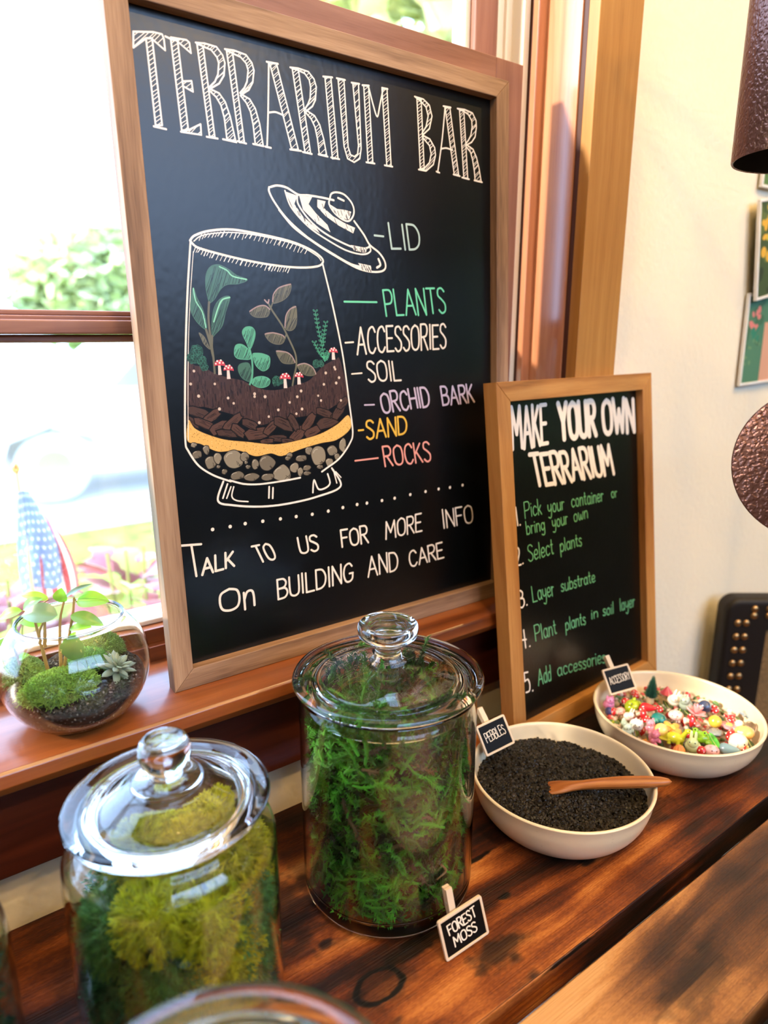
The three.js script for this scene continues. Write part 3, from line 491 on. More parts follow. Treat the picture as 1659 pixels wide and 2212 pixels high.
const DRAWING = [
  ['f', '#45302c', 0, [455, 3096, 521, 3069, 611, 3050, 699, 2995, 847, 2946, 982, 2914, 1078, 2865, 1237, 2812, 1406, 2813, 1582, 2853, 1717, 2886, 1812, 2959, 1907, 3034, 2050, 3089, 2111, 3078, 2183, 2684, 2047, 2625, 1879, 2556, 1694, 2529, 1384, 2511, 1128, 2473, 953, 2560, 762, 2628, 578, 2684, 409, 2720]],
  ['sand', '#ecb765', 0, [413, 2575, 468, 2496, 574, 2434, 759, 2364, 994, 2321, 1281, 2271, 1543, 2286, 1819, 2332, 2036, 2415, 2181, 2502, 2207, 2361, 2026, 2250, 1812, 2228, 1581, 2190, 1358, 2141, 1232, 2179, 1063, 2168, 886, 2242, 672, 2253, 509, 2341, 384, 2383]],
  ['s', '#f6ebdf', 2.2, [580, 4162, 628, 4209, 776, 4261, 1000, 4288, 1288, 4269, 1591, 4231, 1800, 4175, 1928, 4111, 1960, 4058, 1888, 4012, 1658, 3989, 1368, 3999, 1073, 4030, 795, 4075, 640, 4109, 584, 4156]],
  ['s', '#f6ebdf', 1.2, [615, 4160, 718, 4221, 997, 4263, 1326, 4251, 1673, 4202, 1884, 4117, 1936, 4070]],
  ['s', '#f6ebdf', 2.0, [584, 4158, 517, 3740, 451, 3240, 395, 2729, 366, 2381, 386, 2287, 475, 2137, 613, 2030, 782, 1950]],
  ['s', '#f6ebdf', 0.8, [601, 4070, 535, 3675, 476, 3240, 424, 2728, 395, 2387]],
  ['s', '#f6ebdf', 2.0, [1951, 4049, 2056, 3607, 2147, 3126, 2202, 2627, 2230, 2318, 2184, 2194, 2044, 2047, 1866, 1953, 1817, 1928]],
  ['s', '#f6ebdf', 2.2, [704, 1959, 634, 1778, 782, 1713, 1086, 1655, 1410, 1642, 1755, 1669, 2042, 1743, 1942, 1951]],
  ['s', '#f6ebdf', 1.8, [745, 1930, 686, 1797]],
  ['s', '#f6ebdf', 1.6, [778, 1898, 725, 1791]],
  ['s', '#f6ebdf', 1.6, [807, 1894, 780, 1803, 826, 1754, 946, 1726]],
  ['s', '#f6ebdf', 2, [1189, 1845, 1177, 1732]],
  ['s', '#f6ebdf', 2, [1231, 1829, 1219, 1723]],
  ['s', '#f6ebdf', 2, [1692, 1719, 1715, 1848, 1764, 1746, 1854, 1749, 1909, 1794, 1886, 1895]],
  ['s', '#f6ebdf', 1.6, [1960, 1932, 1995, 1783]],
  ['s', '#f6ebdf', 1.4, [1988, 1908, 2052, 1838]],
  ['s', '#f6ebdf', 2, [773, 1962, 919, 1908, 1083, 1885, 1339, 1885, 1551, 1895]],
  ['ticks', '#f6ebdf', 0.8, [619, 4117, 795, 4070, 1073, 4027, 1367, 3995, 1574, 3989]],
  ['ticks', '#f6ebdf', 0.8, [682, 4222, 904, 4262, 1189, 4265, 1487, 4229, 1777, 4161]],
  ['s', '#f6ebdf', 2.2, [1420, 4704, 1492, 4725, 1593, 4717, 1715, 4668, 1832, 4674, 2006, 4668, 2121, 4659]],
  ['s', '#f6ebdf', 2.2, [1404, 4699, 1401, 4660, 1451, 4572, 1554, 4454, 1683, 4352, 1890, 4226, 2154, 4106, 2361, 4025, 2529, 3995, 2678, 4002, 2740, 4039, 2733, 4112, 2661, 4194, 2546, 4263, 2473, 4361, 2360, 4482]],
  ['s', '#f6ebdf', 2.6, [1497, 4509, 1642, 4366, 1848, 4250, 2087, 4139, 2314, 4050, 2530, 4024]],
  ['s', '#f6ebdf', 2.0, [1704, 4658, 1709, 4581, 1818, 4452, 1986, 4341, 2208, 4258, 2394, 4215, 2515, 4232, 2546, 4261]],
  ['s', '#f6ebdf', 1.8, [1571, 4687, 1633, 4539, 1813, 4381, 2027, 4272, 2251, 4187, 2451, 4162, 2550, 4197, 2545, 4244]],
  ['s', '#f6ebdf', 2.0, [2077, 4672, 2098, 4718, 2166, 4738, 2256, 4723, 2345, 4645, 2359, 4555, 2301, 4480, 2221, 4484, 2121, 4542, 2065, 4617, 2077, 4672]],
  ['f', '#f6ebdf', 0, [2069, 4618, 2157, 4581, 2249, 4581, 2329, 4571, 2302, 4491, 2221, 4488, 2121, 4542]],
  ['s', '#f6ebdf', 2.2, [2175, 4686, 2242, 4667]],
  ['f', '#f6ebdf', 0, [1571, 4683, 1704, 4658, 1667, 4577, 1755, 4472, 1900, 4379, 1941, 4329, 1813, 4384, 1671, 4491]],
  ['f', '#f6ebdf', 0, [1725, 4656, 1874, 4665, 1827, 4593, 1908, 4513, 2035, 4417, 2065, 4348, 1903, 4424, 1759, 4534]],
  ['f', '#f6ebdf', 0, [1928, 4647, 2026, 4640, 2000, 4575, 2108, 4505, 2242, 4453, 2369, 4418, 2342, 4360, 2171, 4420, 2018, 4497, 1923, 4576]],
  ['f', '#f6ebdf', 0, [2301, 4246, 2515, 4229, 2488, 4174, 2345, 4193]],
  ['f', '#f6ebdf', 0, [2387, 4073, 2556, 4054, 2553, 3987, 2444, 4000]],
  ['s', '#f6ebdf', 2.6, [2653, 4127, 2676, 4070, 2630, 4039]],
  ['leaf', '#48705e', 0, [710, 3630, 691, 3763, 705, 3880, 757, 3952, 841, 3970, 932, 3933, 1004, 3886, 1113, 3851, 1017, 3809, 901, 3796, 832, 3751, 768, 3665, 719, 3627]],
  ['leaf', '#48705e', 0, [572, 3759, 541, 3659, 528, 3559, 576, 3459, 660, 3389, 665, 3477, 641, 3578, 596, 3677]],
  ['leaf', '#48705e', 0, [714, 3332, 722, 3461, 762, 3597, 834, 3675, 920, 3686, 865, 3548, 822, 3427, 740, 3344]],
  ['s', '#6d6a55', 2.2, [710, 3633, 691, 3477, 698, 3290, 708, 3134, 709, 2994]],
  ['s', '#6d6a55', 2.4, [660, 3389, 687, 3272, 706, 3151]],
  ['s', '#6d6a55', 2.0, [714, 3332, 699, 3203]],
  ['leaf', '#6d6a55', 0, [589, 3361, 636, 3324, 659, 3273, 681, 3212, 630, 3256, 607, 3307]],
  ['s', '#8fd8b4', 1.3, [840, 3953, 912, 3923, 965, 3875, 1102, 3852]],
  ['s', '#8fd8b4', 1.2, [571, 3750, 584, 3643, 638, 3544, 659, 3409]],
  ['s', '#8fd8b4', 1.4, [918, 3683, 842, 3659, 792, 3581, 741, 3461]],
  ['leaf', '#5fae8c', 0, [1018, 3358, 1052, 3411, 1122, 3415, 1154, 3367, 1135, 3287, 1085, 3207, 1054, 3270]],
  ['leaf', '#5fae8c', 0, [920, 3165, 941, 3244, 1010, 3253, 1074, 3199, 1088, 3118, 998, 3114, 944, 3126]],
  ['leaf', '#5fae8c', 0, [1111, 3162, 1162, 3170, 1243, 3156, 1292, 3123, 1275, 3032, 1210, 2997, 1142, 3044, 1117, 3108]],
  ['leaf', '#48705e', 0, [949, 3040, 985, 3075, 1064, 3073, 1087, 2982, 1077, 2901, 1002, 2922, 957, 2978]],
  ['leaf', '#5fae8c', 0, [1080, 2888, 1114, 2936, 1206, 2946, 1276, 2912, 1257, 2857, 1177, 2837, 1107, 2858]],
  ['s', '#5fae8c', 2, [1082, 3216, 1100, 3090, 1088, 2946, 1058, 2875]],
  ['leaf', '#6d6a55', 0, [1362, 3646, 1378, 3726, 1445, 3791, 1573, 3828, 1556, 3741, 1500, 3685, 1424, 3651]],
  ['s', '#a98f8c', 1.2, [1362, 3646, 1378, 3726, 1445, 3791, 1573, 3828]],
  ['leaf', '#6d6a55', 0, [1113, 3561, 1197, 3607, 1278, 3617, 1326, 3583, 1301, 3520, 1229, 3505, 1149, 3514]],
  ['s', '#a98f8c', 1.2, [1113, 3561, 1197, 3607, 1278, 3617, 1326, 3583]],
  ['leaf', '#6d6a55', 0, [1480, 3414, 1499, 3523, 1546, 3587, 1616, 3616, 1620, 3488, 1587, 3405, 1527, 3381]],
  ['s', '#a98f8c', 1.2, [1480, 3414, 1499, 3523, 1546, 3587, 1616, 3616]],
  ['leaf', '#6d6a55', 0, [1258, 3350, 1341, 3362, 1444, 3340, 1473, 3307, 1438, 3258, 1364, 3253, 1294, 3286]],
  ['s', '#a98f8c', 1.2, [1258, 3350, 1341, 3362, 1444, 3340, 1473, 3307]],
  ['leaf', '#6d6a55', 0, [1369, 3186, 1474, 3175, 1536, 3137, 1570, 3071, 1487, 3059, 1415, 3083]],
  ['s', '#a98f8c', 1.2, [1369, 3186, 1474, 3175, 1536, 3137, 1570, 3071]],
  ['leaf', '#6d6a55', 0, [1594, 3042, 1683, 3059, 1770, 3018, 1806, 2950, 1720, 2934, 1644, 2965]],
  ['s', '#a98f8c', 1.2, [1594, 3042, 1683, 3059, 1770, 3018, 1806, 2950]],
  ['s', '#6d6a55', 2, [1311, 3648, 1356, 3566, 1450, 3432, 1525, 3285, 1580, 3155, 1583, 3042, 1548, 2930, 1526, 2846]],
  ['s', '#a98f8c', 1.6, [1278, 3670, 1310, 3641, 1323, 3672]],
  ['s', '#6d6a55', 1.5, [1362, 3646, 1337, 3592]],
  ['s', '#6d6a55', 1.5, [1473, 3307, 1491, 3350]],
  ['fern', '#5fc79a', 1, [1839, 3574, 1854, 3453, 1879, 3321, 1905, 3188, 1921, 3072]],
  ['fern', '#5fc79a', 1, [1956, 3463, 1926, 3340, 1908, 3226]],
  ['fern', '#5fc79a', 1, [1808, 3265, 1859, 3169, 1912, 3101]],
  ['fern', '#5fc79a', 1, [1973, 3168, 1947, 3110, 1921, 3072]],
  ['bush', '#2f5a4a', 5.34, [551, 3197]],
  ['bush', '#2f5a4a', 4.83, [510, 3138]],
  ['bush', '#2f5a4a', 4.32, [589, 3110]],
  ['bush', '#2f5a4a', 3.18, [612, 3058]],
  ['bush', '#2f5a4a', 4.32, [1348, 2891]],
  ['bush', '#2f5a4a', 3.05, [1401, 2902]],
  ['bush', '#2f5a4a', 3.3, [1817, 3052]],
  ['bush', '#2f5a4a', 2.54, [1874, 3054]],
  ['mush', '#cc4150', 30, [709, 3064, 772, 3134, 822, 3058, 747, 2974, 773, 2973]],
  ['mush', '#cc4150', 28, [796, 3018, 855, 3083, 903, 3011, 831, 2933, 858, 2932]],
  ['mush', '#cc4150', 30, [1386, 2917, 1455, 2990, 1513, 2909, 1430, 2820, 1460, 2818]],
  ['mush', '#cc4150', 24, [1554, 2930, 1611, 2989, 1659, 2922, 1588, 2851, 1619, 2850]],
  ['mush', '#cc4150', 24, [1975, 3168, 2035, 3229, 2087, 3162, 2013, 3088, 2045, 3087]],
];
const ROCKS = [596, 2160, 63, 69, 467, 2247, 52, 42, 560, 2282, 37, 47, 444, 2338, 33, 25, 666, 2190, 42, 62, 830, 2163, 109, 96, 946, 2180, 50, 52, 1057, 2092, 41, 57, 1182, 2088, 95, 86, 1345, 1963, 109, 93, 1491, 2005, 58, 59, 1575, 2096, 72, 39, 1670, 2166, 50, 47, 1786, 2104, 89, 104, 1960, 2137, 72, 57, 2095, 2186, 49, 82, 1918, 2019, 52, 49, 1636, 1989, 50, 32, 1555, 1958, 36, 48, 856, 2001, 84, 45, 1002, 1968, 86, 46, 1182, 1947, 81, 42, 724, 2054, 31, 29, 668, 2107, 23, 18, 1633, 1933, 50, 24, 1445, 2139, 39, 31, 1421, 2112, 35, 23, 957, 2118, 20, 19, 974, 2073, 28, 22, 1797, 1981, 42, 24, 2016, 2070, 39, 37];
const CHIPS = [518, 2634, 111, 49, 20, 455, 2551, 82, 38, 35, 644, 2590, 105, 45, -30, 563, 2525, 113, 42, 25, 711, 2478, 106, 54, -20, 850, 2522, 119, 47, -35, 783, 2417, 117, 37, 10, 903, 2435, 89, 46, 40, 1101, 2391, 135, 60, -5, 1028, 2490, 91, 41, 25, 1251, 2436, 95, 45, -40, 1402, 2462, 130, 54, 25, 1328, 2324, 107, 35, 5, 1547, 2335, 122, 62, -40, 1512, 2474, 99, 42, 60, 1689, 2461, 114, 50, -50, 1728, 2359, 103, 47, -20, 1919, 2444, 142, 63, -15, 1878, 2546, 105, 40, 20, 2067, 2554, 109, 52, -50, 2120, 2631, 84, 44, -40, 1199, 2307, 84, 26, 0, 1433, 2286, 77, 27, 10];
const SPECKS = [508, 3018, 466, 2902, 700, 2893, 532, 2788, 822, 2755, 875, 2702, 726, 2657, 1101, 2781, 1212, 2748, 1621, 2785, 1573, 2729, 1620, 2602, 1551, 2558, 1348, 2609, 1238, 2550, 1130, 2498, 1851, 2676, 1820, 2727, 1896, 2840, 2048, 2848, 2087, 2902, 1926, 2956, 2044, 2991, 2097, 2663, 2034, 3011, 1099, 2754, 1482, 2677];
const STEPS = [
  ['MAKE', '#f6e6d4', 5.2, [351, 3692, 1010, 3702, 350, 4180]],
  ['YOUR', '#f6e6d4', 8, [1275, 3723, 2044, 3708, 1254, 4170]],
  ['OWN', '#f6e6d4', 7.6, [2228, 3709, 2976, 3692, 2205, 4157]],
  ['TERRARIUM', '#f6e6d4', 5.8, [748, 3190, 2436, 3144, 655, 3593]],
  ['1.', '#f6e6d4', 2.3, [357, 2760, 428, 2757, 333, 2990]],
  ['Pick', '#70b880', 1.6, [520, 2831, 836, 2833, 507, 3026]],
  ['your', '#70b880', 1.6, [968, 2818, 1296, 2818, 954, 2994]],
  ['container', '#70b880', 1.6, [1458, 2817, 2164, 2796, 1448, 2995]],
  ['or', '#70b880', 1.6, [2366, 2806, 2498, 2809, 2349, 2947]],
  ['bring', '#70b880', 1.6, [535, 2618, 885, 2620, 519, 2785]],
  ['your', '#70b880', 1.6, [1045, 2609, 1358, 2622, 1030, 2777]],
  ['own', '#70b880', 1.6, [1495, 2619, 1798, 2625, 1484, 2788]],
  ['2.', '#f6e6d4', 2.3, [321, 2265, 446, 2265, 291, 2500]],
  ['Select', '#70b880', 1.6, [547, 2278, 1037, 2275, 534, 2481]],
  ['plants', '#70b880', 1.6, [1185, 2271, 1643, 2272, 1173, 2443]],
  ['3.', '#f6e6d4', 2.3, [329, 1726, 486, 1721, 297, 1941]],
  ['Layer', '#70b880', 1.6, [596, 1741, 1018, 1723, 573, 1948]],
  ['substrate', '#70b880', 1.6, [1172, 1738, 1917, 1704, 1162, 1904]],
  ['4.', '#f6e6d4', 2.3, [333, 1201, 503, 1172, 302, 1438]],
  ['Plant', '#70b880', 1.6, [613, 1221, 1034, 1199, 590, 1429]],
  ['plants', '#70b880', 1.6, [1230, 1189, 1668, 1164, 1220, 1362]],
  ['in', '#70b880', 1.6, [1809, 1195, 1958, 1184, 1802, 1339]],
  ['soil', '#70b880', 1.6, [2083, 1170, 2335, 1144, 2080, 1333]],
  ['layer', '#70b880', 1.6, [2503, 1137, 2875, 1110, 2495, 1324]],
  ['5.', '#f6e6d4', 2.3, [369, 594, 518, 571, 340, 869]],
  ['Add', '#70b880', 1.6, [623, 617, 883, 602, 612, 834]],
  ['accessories', '#70b880', 1.6, [1025, 616, 2099, 481, 1013, 804]],
];
function boardCanvas(W, H, x0, y0, mmW, mmH, base) {
  const [c, x] = canvas(W, H), s = W / mmW, map = (a, b) => [(a / 10 - x0) * s, H - (b / 10 - y0) * (H / mmH)], rnd = mulberry(5);
  x.fillStyle = base; x.fillRect(0, 0, W, H);
  // faint wiped chalk
  for (let i = 0; i < 160; i++) { x.strokeStyle = `rgba(150,160,165,${0.008 + rnd() * 0.012})`; x.lineWidth = 8 + rnd() * 50; x.lineCap = 'round'; const a = rnd() * W, b = rnd() * H; x.beginPath(); x.moveTo(a, b); x.quadraticCurveTo(a + (rnd() - 0.5) * 400, b + (rnd() - 0.5) * 300, a + (rnd() - 0.5) * 700, b + (rnd() - 0.5) * 500); x.stroke(); }
  return { c, x, s, map };
}
const bigBoard = boardCanvas(1490, 2048, 10, 10, 431, 596, '#040608');
{
  const { x, s, map } = bigBoard, rnd = mulberry(9), mm = (l) => l * s, P = (a) => pairs(a).map((p) => map(...p));
  [...LIST_WORDS, ...FOOT_WORDS].forEach(([t, col, lw, a], i) => word(x, t, col, mm(lw), a, map, i + 3));
  x.fillStyle = '#f6e6d4'; pairs(DOTS).forEach((p) => { x.beginPath(); x.arc(...map(...p), mm(1.9), 0, 7); x.fill(); });
  // outlined, hatched capitals
  const ink = '#f1e6dc';
  for (const [k, a] of TITLE) {
    const p = P(a); x.lineCap = x.lineJoin = 'round'; x.strokeStyle = ink;
    if (k === 'l') { x.lineWidth = mm(1.9); trace(x, p, p.length > 2); x.stroke(); continue; }
    x.save(); trace(x, p, false, true); x.clip(); x.lineWidth = mm(0.75);
    const xs = p.map((q) => q[0]), ys = p.map((q) => q[1]), lo = Math.min(...xs), hi = Math.max(...xs), top = Math.min(...ys), bot = Math.max(...ys);
    for (let y = top - (hi - lo); y < bot + (hi - lo); y += mm(3.3) * (0.8 + rnd() * 0.4)) { x.beginPath(); x.moveTo(lo - 4, y + (hi - lo) * 0.5); x.lineTo(hi + 4, y - (hi - lo) * (0.35 + rnd() * 0.3)); x.stroke(); }
    x.restore(); x.lineWidth = mm(1.7); trace(x, p, false, true); x.stroke();
  }
  // the drawn terrarium jar
  const box = (p) => { const xs = p.map((q) => q[0]), ys = p.map((q) => q[1]); return [Math.min(...xs), Math.max(...xs), Math.min(...ys), Math.max(...ys)]; };
  const fillPoly = (p, col, curve = true) => { x.fillStyle = col; trace(x, p, curve, true); x.fill(); };
  const order = [...DRAWING.filter((d) => d[0] === 'f' && d[1] === '#45302c'), 'chips', ...DRAWING.filter((d) => d[0] === 'sand'), 'rocks', ...DRAWING.filter((d) => !(d[0] === 'f' && d[1] === '#45302c') && d[0] !== 'sand')];
  for (const d of order) {
    if (d === 'chips') {
      for (let i = 0; i < CHIPS.length; i += 5) {
        const [cx, cy] = map(CHIPS[i], CHIPS[i + 1]), a = (CHIPS[i + 2] / 10) * s, b = (CHIPS[i + 3] / 10) * s;
        x.save(); x.translate(cx, cy); x.rotate(CHIPS[i + 4] * R); x.beginPath();
        [[-1, -0.5], [-0.6, -0.95], [0.5, -1], [1, -0.6], [0.85, 0.2], [1, 0.7], [0.2, 1], [-0.8, 0.8]].forEach((q, k) => { const px = q[0] * a * (0.92 + rnd() * 0.16), py = q[1] * b * (0.92 + rnd() * 0.16); k ? x.lineTo(px, py) : x.moveTo(px, py); }); x.closePath();
        x.fillStyle = rnd() < 0.5 ? '#4e3830' : '#5a3f35'; x.fill(); x.strokeStyle = '#15110f'; x.lineWidth = mm(0.9); x.stroke();
        x.strokeStyle = 'rgba(24,16,14,0.7)'; x.lineWidth = mm(0.4); for (let k = 0; k < 5; k++) { const q = (rnd() - 0.5) * b * 1.4; x.beginPath(); x.moveTo(-a * 0.6 * rnd(), q); x.lineTo(a * 0.6 * rnd(), q + 2); x.stroke(); }
        x.restore();
      }
      continue;
    }
    if (d === 'rocks') {
      for (let i = 0; i < ROCKS.length; i += 4) {
        const [cx, cy] = map(ROCKS[i], ROCKS[i + 1]), a = (ROCKS[i + 2] / 10) * s, b = (ROCKS[i + 3] / 10) * s, p = [], n = 9;
        for (let k = 0; k < n; k++) { const t = (k / n) * 6.283, q = 0.82 + rnd() * 0.24; p.push([cx + Math.cos(t) * a * q, cy + Math.sin(t) * b * q]); }
        fillPoly(p, ['#857a68', '#776c5c', '#938773'][Math.floor(rnd() * 3)]); x.strokeStyle = '#221d18'; x.lineWidth = mm(0.6); x.stroke();
        x.save(); x.clip(); x.strokeStyle = 'rgba(40,34,28,0.75)'; x.lineWidth = mm(0.45); for (let k = 0; k < 7; k++) { x.beginPath(); x.moveTo(cx + a * (0.1 + rnd() * 0.8), cy + b * (0.1 + rnd())); x.lineTo(cx + a * (0.3 + rnd() * 0.7), cy + b * (0.5 + rnd() * 0.6)); x.stroke(); }
        x.strokeStyle = 'rgba(214,204,184,0.7)'; x.lineWidth = mm(0.7); x.beginPath(); x.ellipse(cx - a * 0.2, cy - b * 0.2, a * 0.5, b * 0.45, 0, 3.4, 4.9); x.stroke(); x.restore();
      }
      continue;
    }
    const [k, col, lw, a] = d, p = P(a); x.lineCap = x.lineJoin = 'round';
    if (k === 's') { x.strokeStyle = col; x.lineWidth = mm(lw); trace(x, p, true); x.stroke(); continue; }
    if (k === 'ticks') { x.strokeStyle = col; for (let i = 0; i + 1 < p.length; i++) for (let t = 0; t < 1; t += 0.14) { const px = mix(p[i][0], p[i + 1][0], t), py = mix(p[i][1], p[i + 1][1], t); x.lineWidth = mm(lw * (0.8 + rnd() * 0.5)); x.beginPath(); x.moveTo(px + mm(1.2), py - mm(0.4)); x.lineTo(px - mm(1.6 + rnd()), py + mm(3.4 + rnd() * 2.2)); x.stroke(); } continue; }
    if (k === 'f') {
      fillPoly(p, col, col === '#45302c');
      const [lo, hi, top, bot] = box(p); x.save(); trace(x, p, col === '#45302c', true); x.clip();
      if (col === '#45302c') {
        for (let i = 0; i < 900; i++) { const px = lo + rnd() * (hi - lo), py = top + rnd() * (bot - top), l = mm(2 + rnd() * 6); x.strokeStyle = rnd() < 0.6 ? 'rgba(20,14,13,0.75)' : 'rgba(104,76,68,0.6)'; x.lineWidth = mm(0.35 + rnd() * 0.4); x.beginPath(); x.moveTo(px, py); x.lineTo(px + (rnd() - 0.5) * 4, py + l); x.stroke(); }
      } else { x.strokeStyle = '#11151b'; x.lineWidth = mm(0.5); for (let i = 0; i < 26; i++) { const q = lo + rnd() * (hi - lo); const y = top + rnd() * (bot - top); x.beginPath(); x.moveTo(q, y); x.lineTo(q + mm(1.6), y + mm(3 + rnd() * 2)); x.stroke(); } }
      x.restore(); continue;
    }
    if (k === 'sand') {
      fillPoly(p, col); x.save(); x.clip(); const [lo, hi, top, bot] = box(p);
      for (let i = 0; i < 900; i++) { x.fillStyle = rnd() < 0.75 ? 'rgba(120,70,20,0.85)' : '#fbe2a8'; x.beginPath(); x.arc(lo + rnd() * (hi - lo), top + rnd() * (bot - top), mm(0.3), 0, 7); x.fill(); }
      x.restore(); x.strokeStyle = '#3a2a18'; x.lineWidth = mm(0.45); trace(x, p, true, true); x.stroke(); continue;
    }
    if (k === 'leaf') {
      fillPoly(p, col); x.save(); x.clip(); const [lo, hi, top, bot] = box(p); x.strokeStyle = 'rgba(13,16,21,0.6)'; x.lineWidth = mm(0.45);
      for (let q = lo - 20; q < hi + 20; q += mm(1.3)) { x.beginPath(); x.moveTo(q, bot); x.lineTo(q + (bot - top) * 0.35, top + rnd() * (bot - top) * 0.6); x.stroke(); }
      x.restore(); x.strokeStyle = col; x.lineWidth = mm(0.7); trace(x, p, true, true); x.stroke(); continue;
    }
    if (k === 'fern') { x.strokeStyle = col; x.lineWidth = mm(0.6); trace(x, p, true); x.stroke(); for (let i = 0; i + 1 < p.length; i++) for (let t = 0; t < 1; t += 0.34) for (const sgn of [-1, 1]) { const px = mix(p[i][0], p[i + 1][0], t), py = mix(p[i][1], p[i + 1][1], t); x.lineWidth = mm(0.45); x.beginPath(); x.ellipse(px + sgn * mm(1.7), py - mm(0.8), mm(1.1), mm(0.65), sgn * -0.6, 0, 7); x.stroke(); } continue; }
    if (k === 'bush') { const r = mm(lw); for (let i = 0; i < 60; i++) { const t = rnd() * 6.283, q = Math.sqrt(rnd()) * r; x.strokeStyle = rnd() < 0.5 ? '#2b5545' : '#3f7a64'; x.fillStyle = '#1c3a30'; x.lineWidth = mm(0.5); x.beginPath(); x.arc(p[0][0] + q * Math.cos(t), p[0][1] + q * Math.sin(t), mm(0.8 + rnd() * 0.6), 0, 7); x.fill(); x.stroke(); } continue; }
    if (k === 'mush') {
      const [l, t, r, f0, f1] = p; x.fillStyle = '#f0d6cc'; x.beginPath(); x.moveTo(f0[0], l[1]); x.lineTo(f1[0], l[1]); x.lineTo(f1[0] + 2, f0[1]); x.lineTo(f0[0] - 2, f0[1]); x.fill();
      x.fillStyle = col; x.beginPath(); x.moveTo(l[0], l[1] + 2); x.bezierCurveTo(l[0], t[1], r[0], t[1], r[0], r[1] + 2); x.quadraticCurveTo(t[0], r[1] - 4, l[0], l[1] + 2); x.fill();
      x.fillStyle = '#fbe9e2'; for (const [u, v, q] of [[0.3, 0.35, 1], [0.62, 0.25, 1], [0.5, 0.62, 1.1], [0.8, 0.65, 0.9], [0.16, 0.75, 0.9]]) { x.beginPath(); x.arc(mix(l[0], r[0], u), mix(t[1] + (l[1] - t[1]) * 0.15, l[1], v), mm(0.95 * q), 0, 7); x.fill(); }
    }
  }
  x.fillStyle = '#d8c3b0'; pairs(SPECKS).forEach((p) => { x.beginPath(); x.arc(...map(...p), mm(1.15 + rnd() * 0.5), 0, 7); x.fill(); });
}
const stepBoard = boardCanvas(1300, 1842, 14, 14, 298, 421, '#030404');
STEPS.forEach(([t, col, lw, a], i) => word(stepBoard.x, t, col, stepBoard.s * lw, a, stepBoard.map, i + 40));

// ---------------------------------------------------------------- framed chalkboards
const panelMat = (c) => phys({ map: canvasTex(c), roughness: 0.28, specularIntensity: 1, ior: 1.5, bumpMap: grey(256, 256, (u, v) => fbm(u * 120, v * 120, 2)), bumpScale: 0.0001 });
{
  // canvas covers x 10..441 mm, y 10..606 mm of the frame; the panel is cut to the same size
  const o = thing('chalkboard_sign', 'large wood-framed chalkboard headed TERRARIUM BAR, leaning in the window on the sill', 'sign', [0.187, SILL + 0.0003, -0.0153]);
  o.rotation.x = -3.3 * R;
  const w = 0.451, h = 0.616, fw = 0.0197;
  const q = [[[0, 0], [w, 0], [w - fw, fw], [fw, fw]], [[0, h], [fw, h - fw], [w - fw, h - fw], [w, h]], [[0, 0], [fw, fw], [fw, h - fw], [0, h]], [[w, 0], [w, h], [w - fw, h - fw], [w - fw, fw]]];
  q.forEach((p, i) => part('frame_rail', prism(p, 0.0165, 0.0009, i < 2 ? 'x' : 'y', i * 0.31, i * 0.03), M.frame, o));
  part('chalk_panel', new THREE.BoxGeometry(0.431, 0.596, 0.003).translate(0.2255, 0.308, -0.0125), panelMat(bigBoard.c), o);
}
{
  const o = thing('step_sign', 'small wood-framed chalkboard headed MAKE YOUR OWN TERRARIUM, standing on the table', 'sign', [0.5706, TABLE + 0.0014, 0.0739]);
  o.rotation.set(-7.1913 * R, 2.9366 * R, 0, 'YXZ');
  const w = 0.3264, h = 0.4492, fw = 0.0231;
  const q = [[[0, 0], [w, 0], [w - fw, fw], [fw, fw]], [[0, h], [fw, h - fw], [w - fw, h - fw], [w, h]], [[0, 0], [fw, fw], [fw, h - fw], [0, h]], [[w, 0], [w, h], [w - fw, h - fw], [w - fw, fw]]];
  q.forEach((p, i) => part('frame_rail', prism(p, 0.0205, 0.001, i < 2 ? 'x' : 'y', i * 0.27 + 0.11, i * 0.035), M.oakframe, o));
  part('chalk_panel', new THREE.BoxGeometry(0.298, 0.421, 0.003).translate(0.163, 0.2245, -0.0125), panelMat(stepBoard.c), o);
}
// a plain wooden frame standing upright between the big sign and the sash
{
  const o = thing('blank_signboard', 'plain reddish wooden framed board standing upright behind the large chalkboard', 'sign', [0.232, SILL + 0.0003, -0.0715]);
  const w = 0.45, h = 0.6455, fw = 0.045, d = 0.018;
  part('backing_panel', bar(fw - 0.002, w - fw + 0.002, fw - 0.002, h - fw + 0.002, -d + 0.002, -d + 0.006, 0.0005, 'y'), M.apron, o);
  part('frame_rail', bar(0, w - fw, h - fw, h, -d, 0, 0.001, 'x', 0.3), M.redwood, o);
  part('frame_rail', bar(0, w - fw, 0, fw, -d, 0, 0.001, 'x', 0.9), M.redwood, o);
  part('frame_rail', bar(w - fw, w, 0, h, -d, 0, 0.001, 'y', 0.5), M.redwood, o);
  part('frame_rail', bar(0, fw, fw, h - fw, -d, 0, 0.001, 'y', 0.1), M.redwood, o);
}

// ---------------------------------------------------------------- glass jars
// body: outer wall down to a thick foot, inner wall back up
function jarBody(outer, inner) { return lathe([...outer, ...inner], 112); }
const reindeerTints = [[0.047, 0.282, 0.133], [0.65, 0.611, 0.018], [0.494, 0.572, 0.039], [0.8, 0.8, 0.029], [0.133, 0.395, 0.094], [0.395, 0.302, 0.022], [0.65, 0.754, 0.023], [0.17, 0.471, 0.133]];
